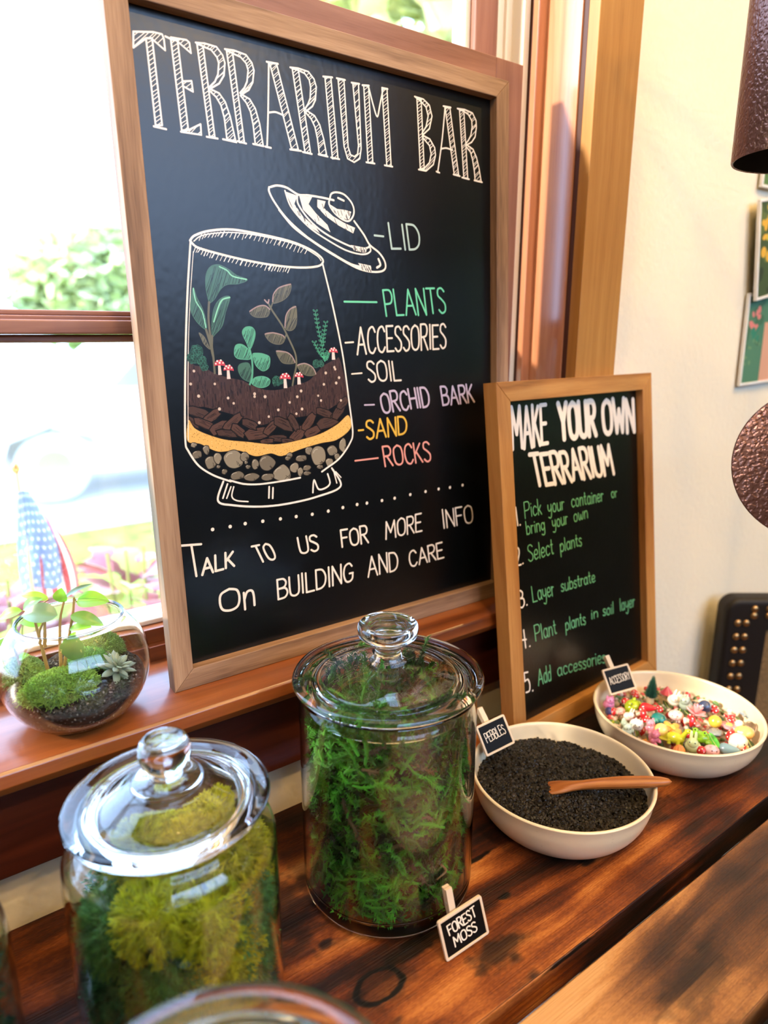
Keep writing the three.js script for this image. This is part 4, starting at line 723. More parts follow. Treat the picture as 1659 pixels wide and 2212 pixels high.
// branching sprig of lichen
function sprigGeo(seed, spread = 0.9) {
  const rnd = mulberry(seed), list = [];
  const grow = (o, d, l, r, k) => {
    const e = o.clone().addScaledVector(d, l), g = new THREE.CylinderGeometry(r * 0.6, r, l, 3, 1, true); g.translate(0, l / 2, 0);
    g.applyQuaternion(new THREE.Quaternion().setFromUnitVectors(V(0, 1, 0), d)); g.translate(o.x, o.y, o.z); list.push(g);
    if (k > 0) for (let i = 0; i < (k === 2 ? 3 : 2); i++) grow(e, d.clone().add(V((rnd() - 0.5) * 2 * spread, (rnd() - 0.3) * spread, (rnd() - 0.5) * 2 * spread)).normalize(), l * 0.75, r * 0.7, k - 1);
  };
  grow(V(0, 0, 0), V(0, 1, 0), 1, 0.16, 2);
  return merge(list);
}
const sprigMat = phys({ color: rgb(1, 1, 1), roughness: 0.9, transmission: 0.2, thickness: 0 });
function clumpMoss(parent, clumps, per, size, seed) {
  const rnd = mulberry(seed);
  clumps.forEach((k) => part('moss_core', lumpy(k.r * 0.86, 0.22, k.x * 40 + k.y * 9, 3, 2).translate(k.x, k.y, k.z), std({ color: rgb(...k.c.map((q) => q * 0.55)), roughness: 1 }), parent).userData.kind = 'stuff');
  const m = instanced('moss_sprigs', sprigGeo(seed), sprigMat, clumps.length * per, parent, (i, o, c) => {
    const k = clumps[Math.floor(i / per)], u = rnd() * 2 - 1, a = rnd() * 6.283, q = Math.sqrt(1 - u * u), n = V(q * Math.cos(a), u, q * Math.sin(a));
    o.position.set(k.x, k.y, k.z).addScaledVector(n, k.r * (0.72 + 0.2 * fbm(n.x * 2.4 + k.x * 90, n.y * 2.4 + n.z * 3, 2)));
    const rr = Math.hypot(o.position.x, o.position.z); if (rr > 0.0585) { o.position.x *= 0.0585 / rr; o.position.z *= 0.0585 / rr; }
    o.quaternion.setFromUnitVectors(V(0, 1, 0), n.add(V(rnd() - 0.5, rnd() - 0.5, rnd() - 0.5)).normalize()); o.rotateY(rnd() * 6.28); o.scale.setScalar(size * (0.6 + rnd() * 0.7));
    const t = 0.7 + rnd() * 0.6; c.setRGB(k.c[0] * t, k.c[1] * t, k.c[2] * t);
  });
  return m;
}
const lidA = (() => {
  const flange = lathe([[0.0535, 0.1905], [0.06, 0.1935], [0.0655, 0.1935], [0.0685, 0.192], [0.0695, 0.19], [0.0685, 0.1875], [0.065, 0.186], [0.057, 0.185], [0.0555, 0.178], [0.0535, 0.1765], [0.0515, 0.178], [0.0505, 0.184], [0.044, 0.1885], [0.032, 0.1965], [0.022, 0.2015], [0.0005, 0.204], [0.0005, 0.2085], [0.0145, 0.2085], [0.0205, 0.2075], [0.0235, 0.2062], [0.025, 0.2045], [0.033, 0.2005], [0.044, 0.1935], [0.0505, 0.1905], [0.0535, 0.1905]].reverse(), 112);
  const knob = lathe([[0.0004, 0.2082], [0.0118, 0.2082], [0.0108, 0.211], [0.0108, 0.213], [0.0138, 0.2155], [0.0168, 0.2195], [0.0178, 0.225], [0.0172, 0.2305], [0.0155, 0.2345], [0.0135, 0.2362], [0.0118, 0.2356], [0.0085, 0.2342], [0.0004, 0.2336]], 64);
  return [flange, knob];
})();
const bodyA = jarBody([[0.0004, 0.0003], [0.058, 0.0003], [0.067, 0.0025], [0.0718, 0.008], [0.073, 0.018], [0.073, 0.145], [0.072, 0.157], [0.0685, 0.166], [0.063, 0.1715], [0.0595, 0.1745], [0.0588, 0.1775], [0.0605, 0.1805], [0.0615, 0.183], [0.0605, 0.1848]], [[0.058, 0.1848], [0.057, 0.183], [0.0568, 0.177], [0.0575, 0.173], [0.061, 0.169], [0.0665, 0.1635], [0.0695, 0.156], [0.0704, 0.146], [0.0704, 0.018], [0.069, 0.011], [0.064, 0.0075], [0.0004, 0.0068]]);
function jarA(label, pos, scale, mossSeed, dull) {
  const o = thing('glass_jar', label, 'jar', pos); o.scale.setScalar(scale);
  part('jar_body', bodyA, M.glass, o);
  const lid = part('lid', lidA[0], M.glass, o); part('knob', lidA[1], M.glass, lid);
  return o;
}
function reindeer(label, pos, scale, clumps, per, seed) {
  const o = thing('moss', label, 'moss', pos); o.scale.setScalar(scale); o.userData.kind = 'stuff';
  clumpMoss(o, clumps.map((k) => ({ ...k, x: k.x * 0.97, z: k.z * 0.97 })), per, 0.0052, seed); return o;
}
jarA('squat glass jar of yellow-green moss with a knobbed glass lid, left half of the table', [0.1205, TABLE, 0.163], 1, 1);
{
  const T = reindeerTints, K = (x, y, z, r, c) => ({ x, y, z, r, c: T[c] });
  reindeer('fluffy yellow, lime and dark green moss filling the squat knob-lidded jar', [0.1205, TABLE + 0.0005, 0.163], 1, [
    K(-0.046, 0.034, 0.018, 0.0215, 0), K(-0.044, 0.075, 0.014, 0.0225, 0), K(-0.042, 0.115, 0.012, 0.022, 4), K(-0.022, 0.04, 0.044, 0.0205, 7), K(-0.024, 0.09, 0.042, 0.0215, 4), K(-0.026, 0.132, 0.036, 0.02, 6),
    K(0.002, 0.03, 0.048, 0.0205, 2), K(0.0, 0.078, 0.047, 0.0225, 1), K(0.014, 0.092, 0.048, 0.0205, 3), K(0.004, 0.122, 0.044, 0.0215, 6), K(0.026, 0.045, 0.042, 0.0215, 0), K(0.03, 0.108, 0.038, 0.021, 7), K(0.034, 0.075, 0.036, 0.0215, 4),
    K(0.046, 0.05, 0.014, 0.0225, 5), K(0.047, 0.085, 0.012, 0.0225, 5), K(0.046, 0.125, 0.008, 0.0215, 3), K(0.03, 0.145, 0.026, 0.02, 1), K(-0.04, 0.05, -0.024, 0.024, 0), K(0.0, 0.03, -0.04, 0.026, 0), K(0.036, 0.05, -0.032, 0.024, 4), K(-0.03, 0.1, -0.036, 0.024, 4), K(0.02, 0.1, -0.042, 0.024, 2), K(0.036, 0.142, -0.016, 0.0205, 3), K(0.0, 0.13, -0.03, 0.023, 6), K(0.0, 0.09, 0, 0.036, 2), K(0.006, 0.148, 0.014, 0.019, 1), K(-0.02, 0.148, -0.006, 0.019, 2),
  ], 620, 41);
}
jarA('lidded glass jar cut off by the left edge of the photo', [-0.057, TABLE, 0.168], 1, 2);
reindeer('dark blue-green moss inside the jar at the left edge', [-0.057, TABLE + 0.0005, 0.168], 1, [[0.03, 0.035, 0.03], [0.035, 0.085, 0.026], [0.03, 0.132, 0.02], [0.04, 0.06, -0.01], [0.038, 0.115, -0.014], [0, 0.05, 0.042], [0, 0.1, 0.042], [-0.03, 0.05, 0.02], [-0.03, 0.1, 0.02], [0, 0.07, -0.04], [-0.03, 0.07, -0.03], [0, 0.13, 0]].map(([x, y, z], i) => ({ x, y, z, r: 0.0255, c: i % 2 ? [0.03, 0.13, 0.1] : [0.06, 0.18, 0.11] })), 380, 42);
jarA('blurred glass jar in the foreground, only its lid rim showing at the bottom edge', [0.055, TABLE, 0.41], 1.12, 3);
reindeer('dark moss inside the foreground jar at the bottom edge', [0.055, TABLE + 0.0005, 0.41], 1.12, [[0.03, 0.035, 0.03], [0.035, 0.085, 0.026], [-0.03, 0.04, 0.03], [0, 0.05, -0.044], [0.036, 0.09, -0.03], [-0.036, 0.09, -0.03], [0, 0.115, -0.02], [-0.02, 0.1, 0.03], [0, 0.06, 0]].map(([x, y, z], i) => ({ x, y, z, r: 0.026, c: reindeerTints[i % 2 ? 5 : 0] })), 300, 43);

// tall straight jar of forest moss
const FJ = [0.3255, TABLE, 0.1404];
{
  const o = thing('glass_jar', 'tall straight glass jar of dark green moss with a disc-shaped lid knob', 'jar', FJ);
  part('jar_body', jarBody([[0.0004, 0.0003], [0.068, 0.0003], [0.0755, 0.002], [0.0785, 0.007], [0.0789, 0.014], [0.0789, 0.199], [0.0782, 0.2025]], [[0.0765, 0.2035], [0.0755, 0.2], [0.0755, 0.02], [0.0735, 0.0145], [0.066, 0.0118], [0.0004, 0.011]]), M.glass, o);
  const lid = part('lid', lathe([[0.0004, 0.2235], [0.012, 0.2235], [0.03, 0.2215], [0.048, 0.2165], [0.0585, 0.2125], [0.064, 0.212], [0.072, 0.2138], [0.0792, 0.2138], [0.0828, 0.2125], [0.0842, 0.2098], [0.0832, 0.207], [0.0795, 0.2052], [0.0745, 0.2042], [0.0735, 0.197], [0.0738, 0.191], [0.072, 0.1885], [0.0695, 0.19], [0.069, 0.197], [0.0675, 0.2045], [0.058, 0.208], [0.047, 0.2125], [0.029, 0.2172], [0.0004, 0.219]].reverse(), 128), M.glass, o);
  part('knob', lathe([[0.0004, 0.2237], [0.0165, 0.2237], [0.0128, 0.227], [0.0112, 0.232], [0.0115, 0.238], [0.0145, 0.2425], [0.0225, 0.2452], [0.0258, 0.2485], [0.0266, 0.2535], [0.0258, 0.2575], [0.0238, 0.2595], [0.0205, 0.259], [0.0165, 0.2555], [0.013, 0.2535], [0.0004, 0.2525]], 72), M.glass, lid);
}
const strandPath = {};
function strandGeo(seed) {
  const rnd = mulberry(seed), pts = []; let p = V(0, 0, 0), d = V(0, 1, 0), bend = V((rnd() - 0.5) * 0.9, 0, (rnd() - 0.5) * 0.9);
  for (let i = 0; i <= 9; i++) { pts.push(p.clone()); d.add(bend.clone().multiplyScalar(0.35)).add(V((rnd() - 0.5) * 0.5, (rnd() - 0.5) * 0.3, (rnd() - 0.5) * 0.5)).normalize(); p = p.clone().addScaledVector(d, 0.11); if (i === 5) bend = V((rnd() - 0.5) * 1.4, 0, (rnd() - 0.5) * 1.4); }
  strandPath[seed] = pts;
  const list = [taper(pts, [0.03, 0.045, 0.036, 0.01], 5)], pos = [];
  const c = new THREE.CatmullRomCurve3(pts);
  for (let i = 0; i < 84; i++) {
    const t = 0.06 + 0.93 * rnd(), o = c.getPointAt(t), tg = c.getTangentAt(t), q = V(rnd() - 0.5, rnd() - 0.5, rnd() - 0.5).cross(tg).normalize(), l = 0.06 + rnd() * 0.06, e = o.clone().addScaledVector(q, l).addScaledVector(tg, l * 0.8), s = tg.clone().multiplyScalar(0.03);
    pos.push(o.x - s.x, o.y - s.y, o.z - s.z, o.x + s.x, o.y + s.y, o.z + s.z, e.x, e.y, e.z);
  }
  const g = new THREE.BufferGeometry(); g.setAttribute('position', new THREE.Float32BufferAttribute(pos, 3)); g.computeVertexNormals();
  list.push(g); return merge(list);
}
{
  const o = thing('moss', 'stringy dark green forest moss packed in the tall straight jar', 'moss', [FJ[0], FJ[1] + 0.0125, FJ[2]]); o.userData.kind = 'stuff';
  const rnd = mulberry(51), core = new THREE.CylinderGeometry(0.062, 0.062, 0.155, 40, 12), cp = core.attributes.position;
  for (let i = 0; i < cp.count; i++) { const a = Math.atan2(cp.getZ(i), cp.getX(i)), q = 0.85 + 0.25 * fbm(a * 3, cp.getY(i) * 60, 3); cp.setXYZ(i, cp.getX(i) * q, cp.getY(i), cp.getZ(i) * q); }
  core.computeVertexNormals();
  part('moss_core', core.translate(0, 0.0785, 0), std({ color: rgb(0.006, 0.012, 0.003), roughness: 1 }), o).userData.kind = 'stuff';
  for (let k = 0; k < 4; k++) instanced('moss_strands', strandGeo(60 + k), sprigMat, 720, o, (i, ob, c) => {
    const top = i < 120, a = rnd() * 6.283, y = top ? 0.15 + rnd() * 0.022 : 0.002 + rnd() * 0.158, rr = top ? Math.sqrt(rnd()) * 0.066 : 0.054 + rnd() * 0.018;
    ob.position.set(Math.cos(a) * rr, y, Math.sin(a) * rr);
    const n = V(Math.cos(a), 0, Math.sin(a)), tdir = V(-Math.sin(a), 0, Math.cos(a)), w = rnd() * 6.283, d = tdir.multiplyScalar(Math.cos(w)).add(V(0, Math.sin(w) * 0.8, 0)).addScaledVector(n, top ? 0 : -0.28 + (rnd() - 0.5) * 0.2).normalize();
    ob.quaternion.setFromUnitVectors(V(0, 1, 0), d); ob.rotateY(rnd() * 6.28); ob.scale.setScalar(0.026 + rnd() * 0.02);
    // keep it inside the glass
    for (let pass = 0; pass < 3; pass++) for (const q of strandPath[60 + k]) {
      const w2 = q.clone().multiplyScalar(ob.scale.x).applyQuaternion(ob.quaternion).add(ob.position), rt = Math.hypot(w2.x, w2.z);
      if (rt > 0.0735) { const f = (rt - 0.0735) / rt; ob.position.x -= w2.x * f; ob.position.z -= w2.z * f; }
      if (w2.y < 0.0025) ob.position.y += 0.0025 - w2.y;
    }
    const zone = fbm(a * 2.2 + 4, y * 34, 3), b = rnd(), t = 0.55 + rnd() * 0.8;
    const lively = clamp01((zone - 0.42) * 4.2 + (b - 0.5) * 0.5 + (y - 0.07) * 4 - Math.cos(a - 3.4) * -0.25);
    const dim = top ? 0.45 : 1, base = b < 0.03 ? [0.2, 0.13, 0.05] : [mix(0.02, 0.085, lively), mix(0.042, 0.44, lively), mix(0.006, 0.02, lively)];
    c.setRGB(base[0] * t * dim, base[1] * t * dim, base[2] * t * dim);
  });
}
const twigMat = std({ color: rgb(0.42, 0.24, 0.1), roughness: 0.8 });
function twig(label, pts, r) { const o = thing('twig', label, 'twig'); part('stem', taper(pts, [r, r * 0.9, r * 0.5], 6), twigMat, o); return o; }
// angle round the jar, height and depth below the glass
const onJar = (deg, y, r) => [FJ[0] + r * Math.cos(deg * R), TABLE + y, FJ[2] + r * Math.sin(deg * R)];
twig('pale straight twig against the glass, right of the middle of the tall moss jar', [onJar(42, 0.128, 0.0735), onJar(49, 0.112, 0.0742), onJar(56, 0.098, 0.0735)], 0.0011);
twig('curled brown twig below the centre of the tall moss jar', [onJar(88, 0.062, 0.0725), onJar(85, 0.055, 0.0738), onJar(92, 0.05, 0.073)], 0.0011);
twig('thin brown twig lying on top of the moss in the tall jar', [[FJ[0] + 0.02, TABLE + 0.185, FJ[2] + 0.02], [FJ[0] + 0.04, TABLE + 0.175, FJ[2] + 0.025], [FJ[0] + 0.06, TABLE + 0.163, FJ[2] + 0.03]], 0.0012);

// ---------------------------------------------------------------- stoneware bowls
M.stone = phys({ map: dataTex(512, 256, (u, v, c) => { const n = fbm(u * 30, v * 16, 3) * 10, s = noise(u * 260, v * 130) > 0.985 ? 26 : 0; c[0] = 228 + n - s; c[1] = 207 + n - s; c[2] = 171 + n - s; }), roughness: 0.32, clearcoat: 0.55, clearcoatRoughness: 0.12 });
const bowlGeo = lathe(smooth([[0.0004, 0.0012], [0.045, 0.001], [0.06, 0.0004], [0.066, 0.002], [0.0765, 0.009], [0.0865, 0.022], [0.0918, 0.036], [0.0935, 0.046], [0.0948, 0.0515], [0.0952, 0.0532], [0.0938, 0.0545], [0.0918, 0.0535], [0.0902, 0.0475], [0.088, 0.036], [0.0825, 0.022], [0.072, 0.0105], [0.06, 0.006], [0.0004, 0.005]], 4), 128);
function bowl(label, pos, s) { const o = thing('bowl', label, 'bowl', pos); const m = part('bowl_wall', bowlGeo, M.stone, o); m.name = 'bowl_wall'; o.scale.setScalar(s); return o; }
const B1 = [0.5235, TABLE, 0.181], B2 = [0.742, TABLE, 0.1795];
bowl('cream stoneware bowl of black pebbles, just right of the tall moss jar', B1, 0.996);
bowl('cream stoneware bowl of colourful charms, right of the pebble bowl', B2, 1.045).scale.y = 0.94;
{
  const o = thing('pebbles', 'fine black pebbles heaped in the nearer cream bowl', 'pebbles', B1); o.userData.kind = 'stuff';
  const rnd = mulberry(71), hgt = (x, z) => 0.0335 + 0.004 * fbm(x * 40 + 3, z * 40, 3) + 0.004 * Math.cos((x + 0.02) * 22) * Math.cos((z + 0.015) * 22) - 0.003 * Math.exp(-(((x - 0.03) / 0.03) ** 2) - ((z - 0.045) / 0.022) ** 2);
  const base = new THREE.CircleGeometry(0.0855, 64, 0, 6.2832).rotateX(-Math.PI / 2);
  part('pebble_bed', lathe([[0.0004, 0.0065], [0.058, 0.0075], [0.0705, 0.012], [0.08, 0.022], [0.0838, 0.0305], [0.0004, 0.0305]], 64), std({ color: rgb(0.014, 0.012, 0.011), roughness: 0.9 }), o).userData.kind = 'stuff';
  for (let k = 0; k < 3; k++) {
    const g = new THREE.IcosahedronGeometry(1, 0), p = g.attributes.position, key = new Map();
    for (let i = 0; i < p.count; i++) { const id = [p.getX(i), p.getY(i), p.getZ(i)].map((q) => q.toFixed(2)).join(); if (!key.has(id)) key.set(id, 0.72 + rnd() * 0.5); const q = key.get(id); p.setXYZ(i, p.getX(i) * q * 1.25, p.getY(i) * q * 0.72, p.getZ(i) * q); }
    g.computeVertexNormals();
    instanced('pebbles', g, phys({ color: rgb(1, 1, 1), roughness: 0.38, specularIntensity: 0.4 }), 2000, o, (i, ob, c) => {
      const a = rnd() * 6.283, q = Math.sqrt(rnd()) * 0.0862, x = q * Math.cos(a), z = q * Math.sin(a); ob.position.set(x, hgt(x, z) + (rnd() - 0.35) * 0.0016, z); ob.rotation.set((rnd() - 0.5) * 1.4, rnd() * 6.28, (rnd() - 0.5) * 1.4); ob.scale.setScalar(0.0015 + rnd() * 0.0011);
      const t = 0.005 + rnd() * rnd() * 0.032; c.setRGB(t * 1.25, t, t * 0.75);
    });
  }
}
// olive-wood scoop resting on the pebbles and the rim
{
  const o = thing('wooden_scoop', 'small reddish wooden scoop lying across the black pebbles, handle over the rim', 'scoop'), a = V(0.5045, 0.7905, 0.1808), b = V(0.5905, 0.8115, 0.2655), d = b.clone().sub(a), L = d.length(), e1 = d.clone().normalize(), e2 = V(0, 1, 0).addScaledVector(e1, -e1.y).normalize(), e3 = e1.clone().cross(e2);
  const prof = [[0, 0.0098, 0.0036], [0.03, 0.0102, 0.0042], [0.1, 0.0094, 0.0044], [0.18, 0.007, 0.004], [0.28, 0.0052, 0.0042], [0.42, 0.0058, 0.005], [0.6, 0.0068, 0.0056], [0.8, 0.0066, 0.0054], [0.92, 0.0052, 0.0044], [0.98, 0.003, 0.0028], [1, 0.0004, 0.0004]];
  const pos = [], uv = [], idx = [], n = 20; let rows = 0;
  for (let i = 0; i <= 48; i++) {
    const t = i / 48; let k = 0; while (k < prof.length - 2 && prof[k + 1][0] < t) k++;
    const f = clamp01((t - prof[k][0]) / (prof[k + 1][0] - prof[k][0])), w = mix(prof[k][1], prof[k + 1][1], f), h = mix(prof[k][2], prof[k + 1][2], f), lift = 0.0022 * Math.sin(t * Math.PI), c = a.clone().addScaledVector(e1, t * L).addScaledVector(e2, lift);
    for (let j = 0; j <= n; j++) { const q = (j / n) * 6.2832, cx = Math.cos(q), sy = Math.sin(q); let yy = h * Math.sign(sy) * Math.pow(Math.abs(sy), 0.8); if (sy > 0 && t < 0.2) yy -= 0.0034 * (1 - step(0.02, 0.2, t)) * (1 - cx * cx); const p = c.clone().addScaledVector(e3, w * cx).addScaledVector(e2, yy); pos.push(p.x, p.y, p.z); uv.push(t * L, (j / n) * 0.03); }
    if (rows++) for (let j = 0; j < n; j++) { const q = (i - 1) * (n + 1) + j, r = q + n + 1; idx.push(q, q + 1, r, q + 1, r + 1, r); }
  }
  const cap = pos.length / 3; pos.push(a.x, a.y, a.z); uv.push(0, 0); for (let j = 0; j < n; j++) idx.push(cap, j + 1, j);
  const g = new THREE.BufferGeometry(); g.setAttribute('position', new THREE.Float32BufferAttribute(pos, 3)); g.setAttribute('uv', new THREE.Float32BufferAttribute(uv, 2)); g.setIndex(idx); g.computeVertexNormals();
  part('scoop_body', g, phys({ map: woodTex({ w: 512, h: 128, mu: 0.15, mv: 0.03, stops: [[104, 54, 20], [150, 86, 36], [178, 108, 50], [196, 130, 68]], seed: 31, across: 260, along: 10, blotch: 0.3 }), roughness: 0.42, clearcoat: 0.2, side: THREE.DoubleSide }), o);
}

// ---------------------------------------------------------------- charms in the far bowl
const charmMat = new Map();
function resin(hex, rough = 0.25) { const k = hex + rough; if (!charmMat.has(k)) charmMat.set(k, phys({ color: css(hex), roughness: rough, clearcoat: 0.7, clearcoatRoughness: 0.08 })); return charmMat.get(k); }
const eyeMat = resin('#15110f'), dotMat = resin('#fff2e6'), unit = (s, c) => sphere(1, ...s, c, 20, 14);
const eyes = (o, x, y, z, r = 0.1) => part('eyes', merge([-1, 1].map((s) => sphere(r, 1, 1, 1, [s * x, y, z], 10, 8))), eyeMat, o);
// every charm is about two units across and stands on y = 0
const CHARM = {
  mushroom(o) {
    part('stem', lathe(smooth([[0.001, 0], [0.42, 0.02], [0.5, 0.25], [0.36, 0.6], [0.34, 1.0], [0.001, 1.0]], 3), 20), resin('#f3e2cc'), o);
    const cap = part('cap', lathe(smooth([[0.001, 0.78], [0.5, 0.78], [0.88, 0.74], [0.98, 0.88], [0.86, 1.3], [0.5, 1.65], [0.001, 1.78]], 3), 28), resin('#c81f24'), o);
    part('dots', merge([[0.05, 1.76, 0], [0.56, 1.46, 0.3], [-0.55, 1.42, 0.35], [0.1, 1.28, 0.78], [0.74, 1.12, -0.42], [-0.75, 1.12, -0.35], [-0.1, 1.42, -0.7], [-0.5, 1.0, 0.8]].map(([x, y, z]) => sphere(0.15, 1, 0.8, 1, [x, y, z], 10, 8))), dotMat, cap);
  },
  cat(o, m) { part('body', merge([unit([0.85, 0.7, 0.7], [0, 0.68, -0.1]), unit([0.62, 0.58, 0.55], [0, 1.3, 0.3]), new THREE.ConeGeometry(0.24, 0.5, 10).translate(-0.36, 1.88, 0.25), new THREE.ConeGeometry(0.24, 0.5, 10).translate(0.36, 1.88, 0.25), taper([[0.5, 0.3, -0.6], [0.9, 0.6, -0.7], [0.9, 1.1, -0.6]], [0.2, 0.16, 0.1])]), m, o); eyes(o, 0.25, 1.38, 0.8, 0.08); },
  bear(o, m) { part('body', merge([unit([0.75, 0.75, 0.65], [0, 0.72, 0]), unit([0.62, 0.56, 0.55], [0, 1.5, 0.05]), unit([0.2, 0.2, 0.15], [-0.45, 1.98, 0]), unit([0.2, 0.2, 0.15], [0.45, 1.98, 0]), unit([0.24, 0.36, 0.24], [-0.72, 0.9, 0.2]), unit([0.24, 0.36, 0.24], [0.72, 0.9, 0.2]), unit([0.3, 0.25, 0.45], [-0.4, 0.22, 0.5]), unit([0.3, 0.25, 0.45], [0.4, 0.22, 0.5])]), m, o); eyes(o, 0.2, 1.55, 0.57, 0.07); },
  pig(o, m) { part('body', merge([unit([1.0, 0.72, 0.72], [0, 0.75, 0]), unit([0.22, 0.2, 0.12], [0, 0.85, 0.72]), new THREE.ConeGeometry(0.2, 0.36, 8).rotateX(0.5).translate(-0.4, 1.42, 0.25), new THREE.ConeGeometry(0.2, 0.36, 8).rotateX(0.5).translate(0.4, 1.42, 0.25), ...[[-0.5, 0.35], [0.5, 0.35], [-0.5, -0.35], [0.5, -0.35]].map(([x, z]) => new THREE.CylinderGeometry(0.18, 0.16, 0.4, 10).translate(x, 0.2, z))]), m, o); eyes(o, 0.3, 1.05, 0.62, 0.08); },
  rabbit(o, m) { part('body', merge([unit([0.85, 0.68, 0.72], [0, 0.66, -0.1]), unit([0.56, 0.54, 0.52], [0, 1.18, 0.42]), unit([0.16, 0.55, 0.12], [-0.22, 1.85, 0.25]), unit([0.16, 0.55, 0.12], [0.22, 1.85, 0.25]), unit([0.2, 0.2, 0.2], [0, 0.7, -0.85])]), m, o); eyes(o, 0.26, 1.26, 0.86, 0.07); },
  chick(o, m) { part('body', merge([unit([0.95, 0.9, 0.9], [0, 0.9, 0]), unit([0.2, 0.42, 0.5], [-0.9, 0.8, 0]), unit([0.2, 0.42, 0.5], [0.9, 0.8, 0])]), m, o); eyes(o, 0.32, 1.12, 0.8, 0.09); part('beak', new THREE.ConeGeometry(0.14, 0.3, 10).rotateX(Math.PI / 2).translate(0, 0.92, 0.98), resin('#e59a3a'), o); },
  frog(o, m) { part('body', merge([unit([0.95, 0.62, 0.85], [0, 0.6, 0]), unit([0.28, 0.28, 0.28], [-0.45, 1.15, 0.35]), unit([0.28, 0.28, 0.28], [0.45, 1.15, 0.35]), unit([0.4, 0.3, 0.6], [-0.85, 0.32, 0]), unit([0.4, 0.3, 0.6], [0.85, 0.32, 0])]), m, o); eyes(o, 0.47, 1.24, 0.57, 0.1); },
  turtle(o, m) { part('shell', unit([0.9, 0.6, 0.85], [0, 0.62, 0]), m, o); part('body', merge([unit([0.34, 0.32, 0.4], [0, 0.62, 0.95]), ...[[-0.7, 0.5], [0.7, 0.5], [-0.7, -0.5], [0.7, -0.5]].map(([x, z]) => unit([0.28, 0.18, 0.32], [x, 0.2, z]))]), resin('#3f8f7c'), o); eyes(o, 0.16, 0.75, 1.28, 0.07); },
  dinosaur(o, m) { part('body', merge([unit([0.6, 0.62, 1.0], [0, 0.7, 0]), taper([[0, 0.9, 0.7], [0, 1.4, 1.0], [0, 1.65, 1.2]], [0.34, 0.24, 0.22]), unit([0.3, 0.26, 0.42], [0, 1.72, 1.35]), taper([[0, 0.6, -0.8], [0, 0.35, -1.3], [0, 0.25, -1.7]], [0.36, 0.2, 0.05]), ...[-1, 1].flatMap((s) => [-0.5, 0.5].map((z) => new THREE.CylinderGeometry(0.2, 0.22, 0.5, 10).translate(s * 0.4, 0.25, z)))]), m, o); eyes(o, 0.22, 1.82, 1.5, 0.07); },
  ball(o, m) { part('body', unit([0.95, 0.95, 0.95], [0, 0.95, 0]), m, o); },
  flower(o, m) { part('petals', merge([0, 1, 2, 3, 4].map((k) => unit([0.42, 0.2, 0.62], [0, 0.35, 0.62]).rotateY(k * 1.2566))), m, o); part('centre', unit([0.36, 0.26, 0.36], [0, 0.45, 0]), resin('#f4cf5a'), o); },
  blossom(o, m) { const ps = []; for (let r = 0; r < 2; r++) for (let k = 0; k < 7; k++) ps.push(unit([0.3, 0.12, 0.52], [0, 0, 0.55]).rotateX(-0.5 - r * 0.45).translate(0, 0.3 + r * 0.18, 0).scale(1 - r * 0.3, 1, 1 - r * 0.3).rotateY(k * 0.8976 + r * 0.45)); part('petals', merge(ps), m, o); },
  star(o, m) { const p = []; for (let k = 0; k < 10; k++) { const a = (k * Math.PI) / 5, r = k % 2 ? 0.48 : 1.05; p.push([r * Math.sin(a), r * Math.cos(a)]); } part('body', prism(p, 0.4, 0.06).rotateX(-Math.PI / 2).translate(0, 0.05, 0).scale(1, 1, 1), m, o); },
  leaf(o, m) { const g = unit([0.55, 0.14, 1.1], [0, 0.3, 0]), p = g.attributes.position; for (let i = 0; i < p.count; i++) p.setY(i, p.getY(i) + 0.35 * Math.abs(p.getX(i)) + 0.15 * p.getZ(i) * p.getZ(i)); g.computeVertexNormals(); part('blade', g, m, o); part('vein', tube([[0, 0.5, -1.0], [0, 0.42, 0], [0, 0.55, 1.05]], 0.05, 10, 6), resin('#d9e88a'), o); },
  pumpkin(o, m) { const g = unit([1, 0.75, 1], [0, 0.75, 0]), p = g.attributes.position; for (let i = 0; i < p.count; i++) { const a = Math.atan2(p.getZ(i), p.getX(i)), q = 0.9 + 0.1 * Math.abs(Math.cos(a * 4)); p.setX(i, p.getX(i) * q); p.setZ(i, p.getZ(i) * q); } g.computeVertexNormals(); part('body', g, m, o); part('stalk', taper([[0, 1.4, 0], [0.05, 1.65, 0], [0.16, 1.82, 0]], [0.13, 0.1, 0.08]), resin('#7a6a3a'), o); },
  shell(o, m) { const g = unit([0.8, 0.42, 1.1], [0, 0.4, 0]), p = g.attributes.position; for (let i = 0; i < p.count; i++) { const a = Math.atan2(p.getX(i), p.getZ(i) + 1.2); p.setY(i, p.getY(i) * (1 + 0.1 * Math.cos(a * 26))); } g.computeVertexNormals(); part('body', g, m, o); },
  house(o, m) { part('walls', new THREE.CylinderGeometry(0.5, 0.62, 0.8, 18).translate(0, 0.4, 0), resin('#f3e2cc'), o); part('roof', new THREE.ConeGeometry(0.95, 1.1, 20).translate(0, 1.3, 0), m, o); part('door', new THREE.BoxGeometry(0.3, 0.45, 0.08).translate(0, 0.25, 0.58), eyeMat, o); },
  cone(o, m) { part('body', lathe(smooth([[0.001, 0], [0.5, 0.05], [0.62, 0.5], [0.42, 1.3], [0.2, 1.85], [0.001, 2.0]], 3), 20), m, o); },
  bubble(o, m) { part('body', unit([0.9, 0.9, 0.9], [0, 0.9, 0]), M.glass, o); },
};
const charmProto = new Map();
let charmIndex = 0;
const charmRnd = mulberry(81);
const heap = (x, z) => 0.0325 + 0.0035 * Math.cos(x * 24) * Math.cos(z * 24);
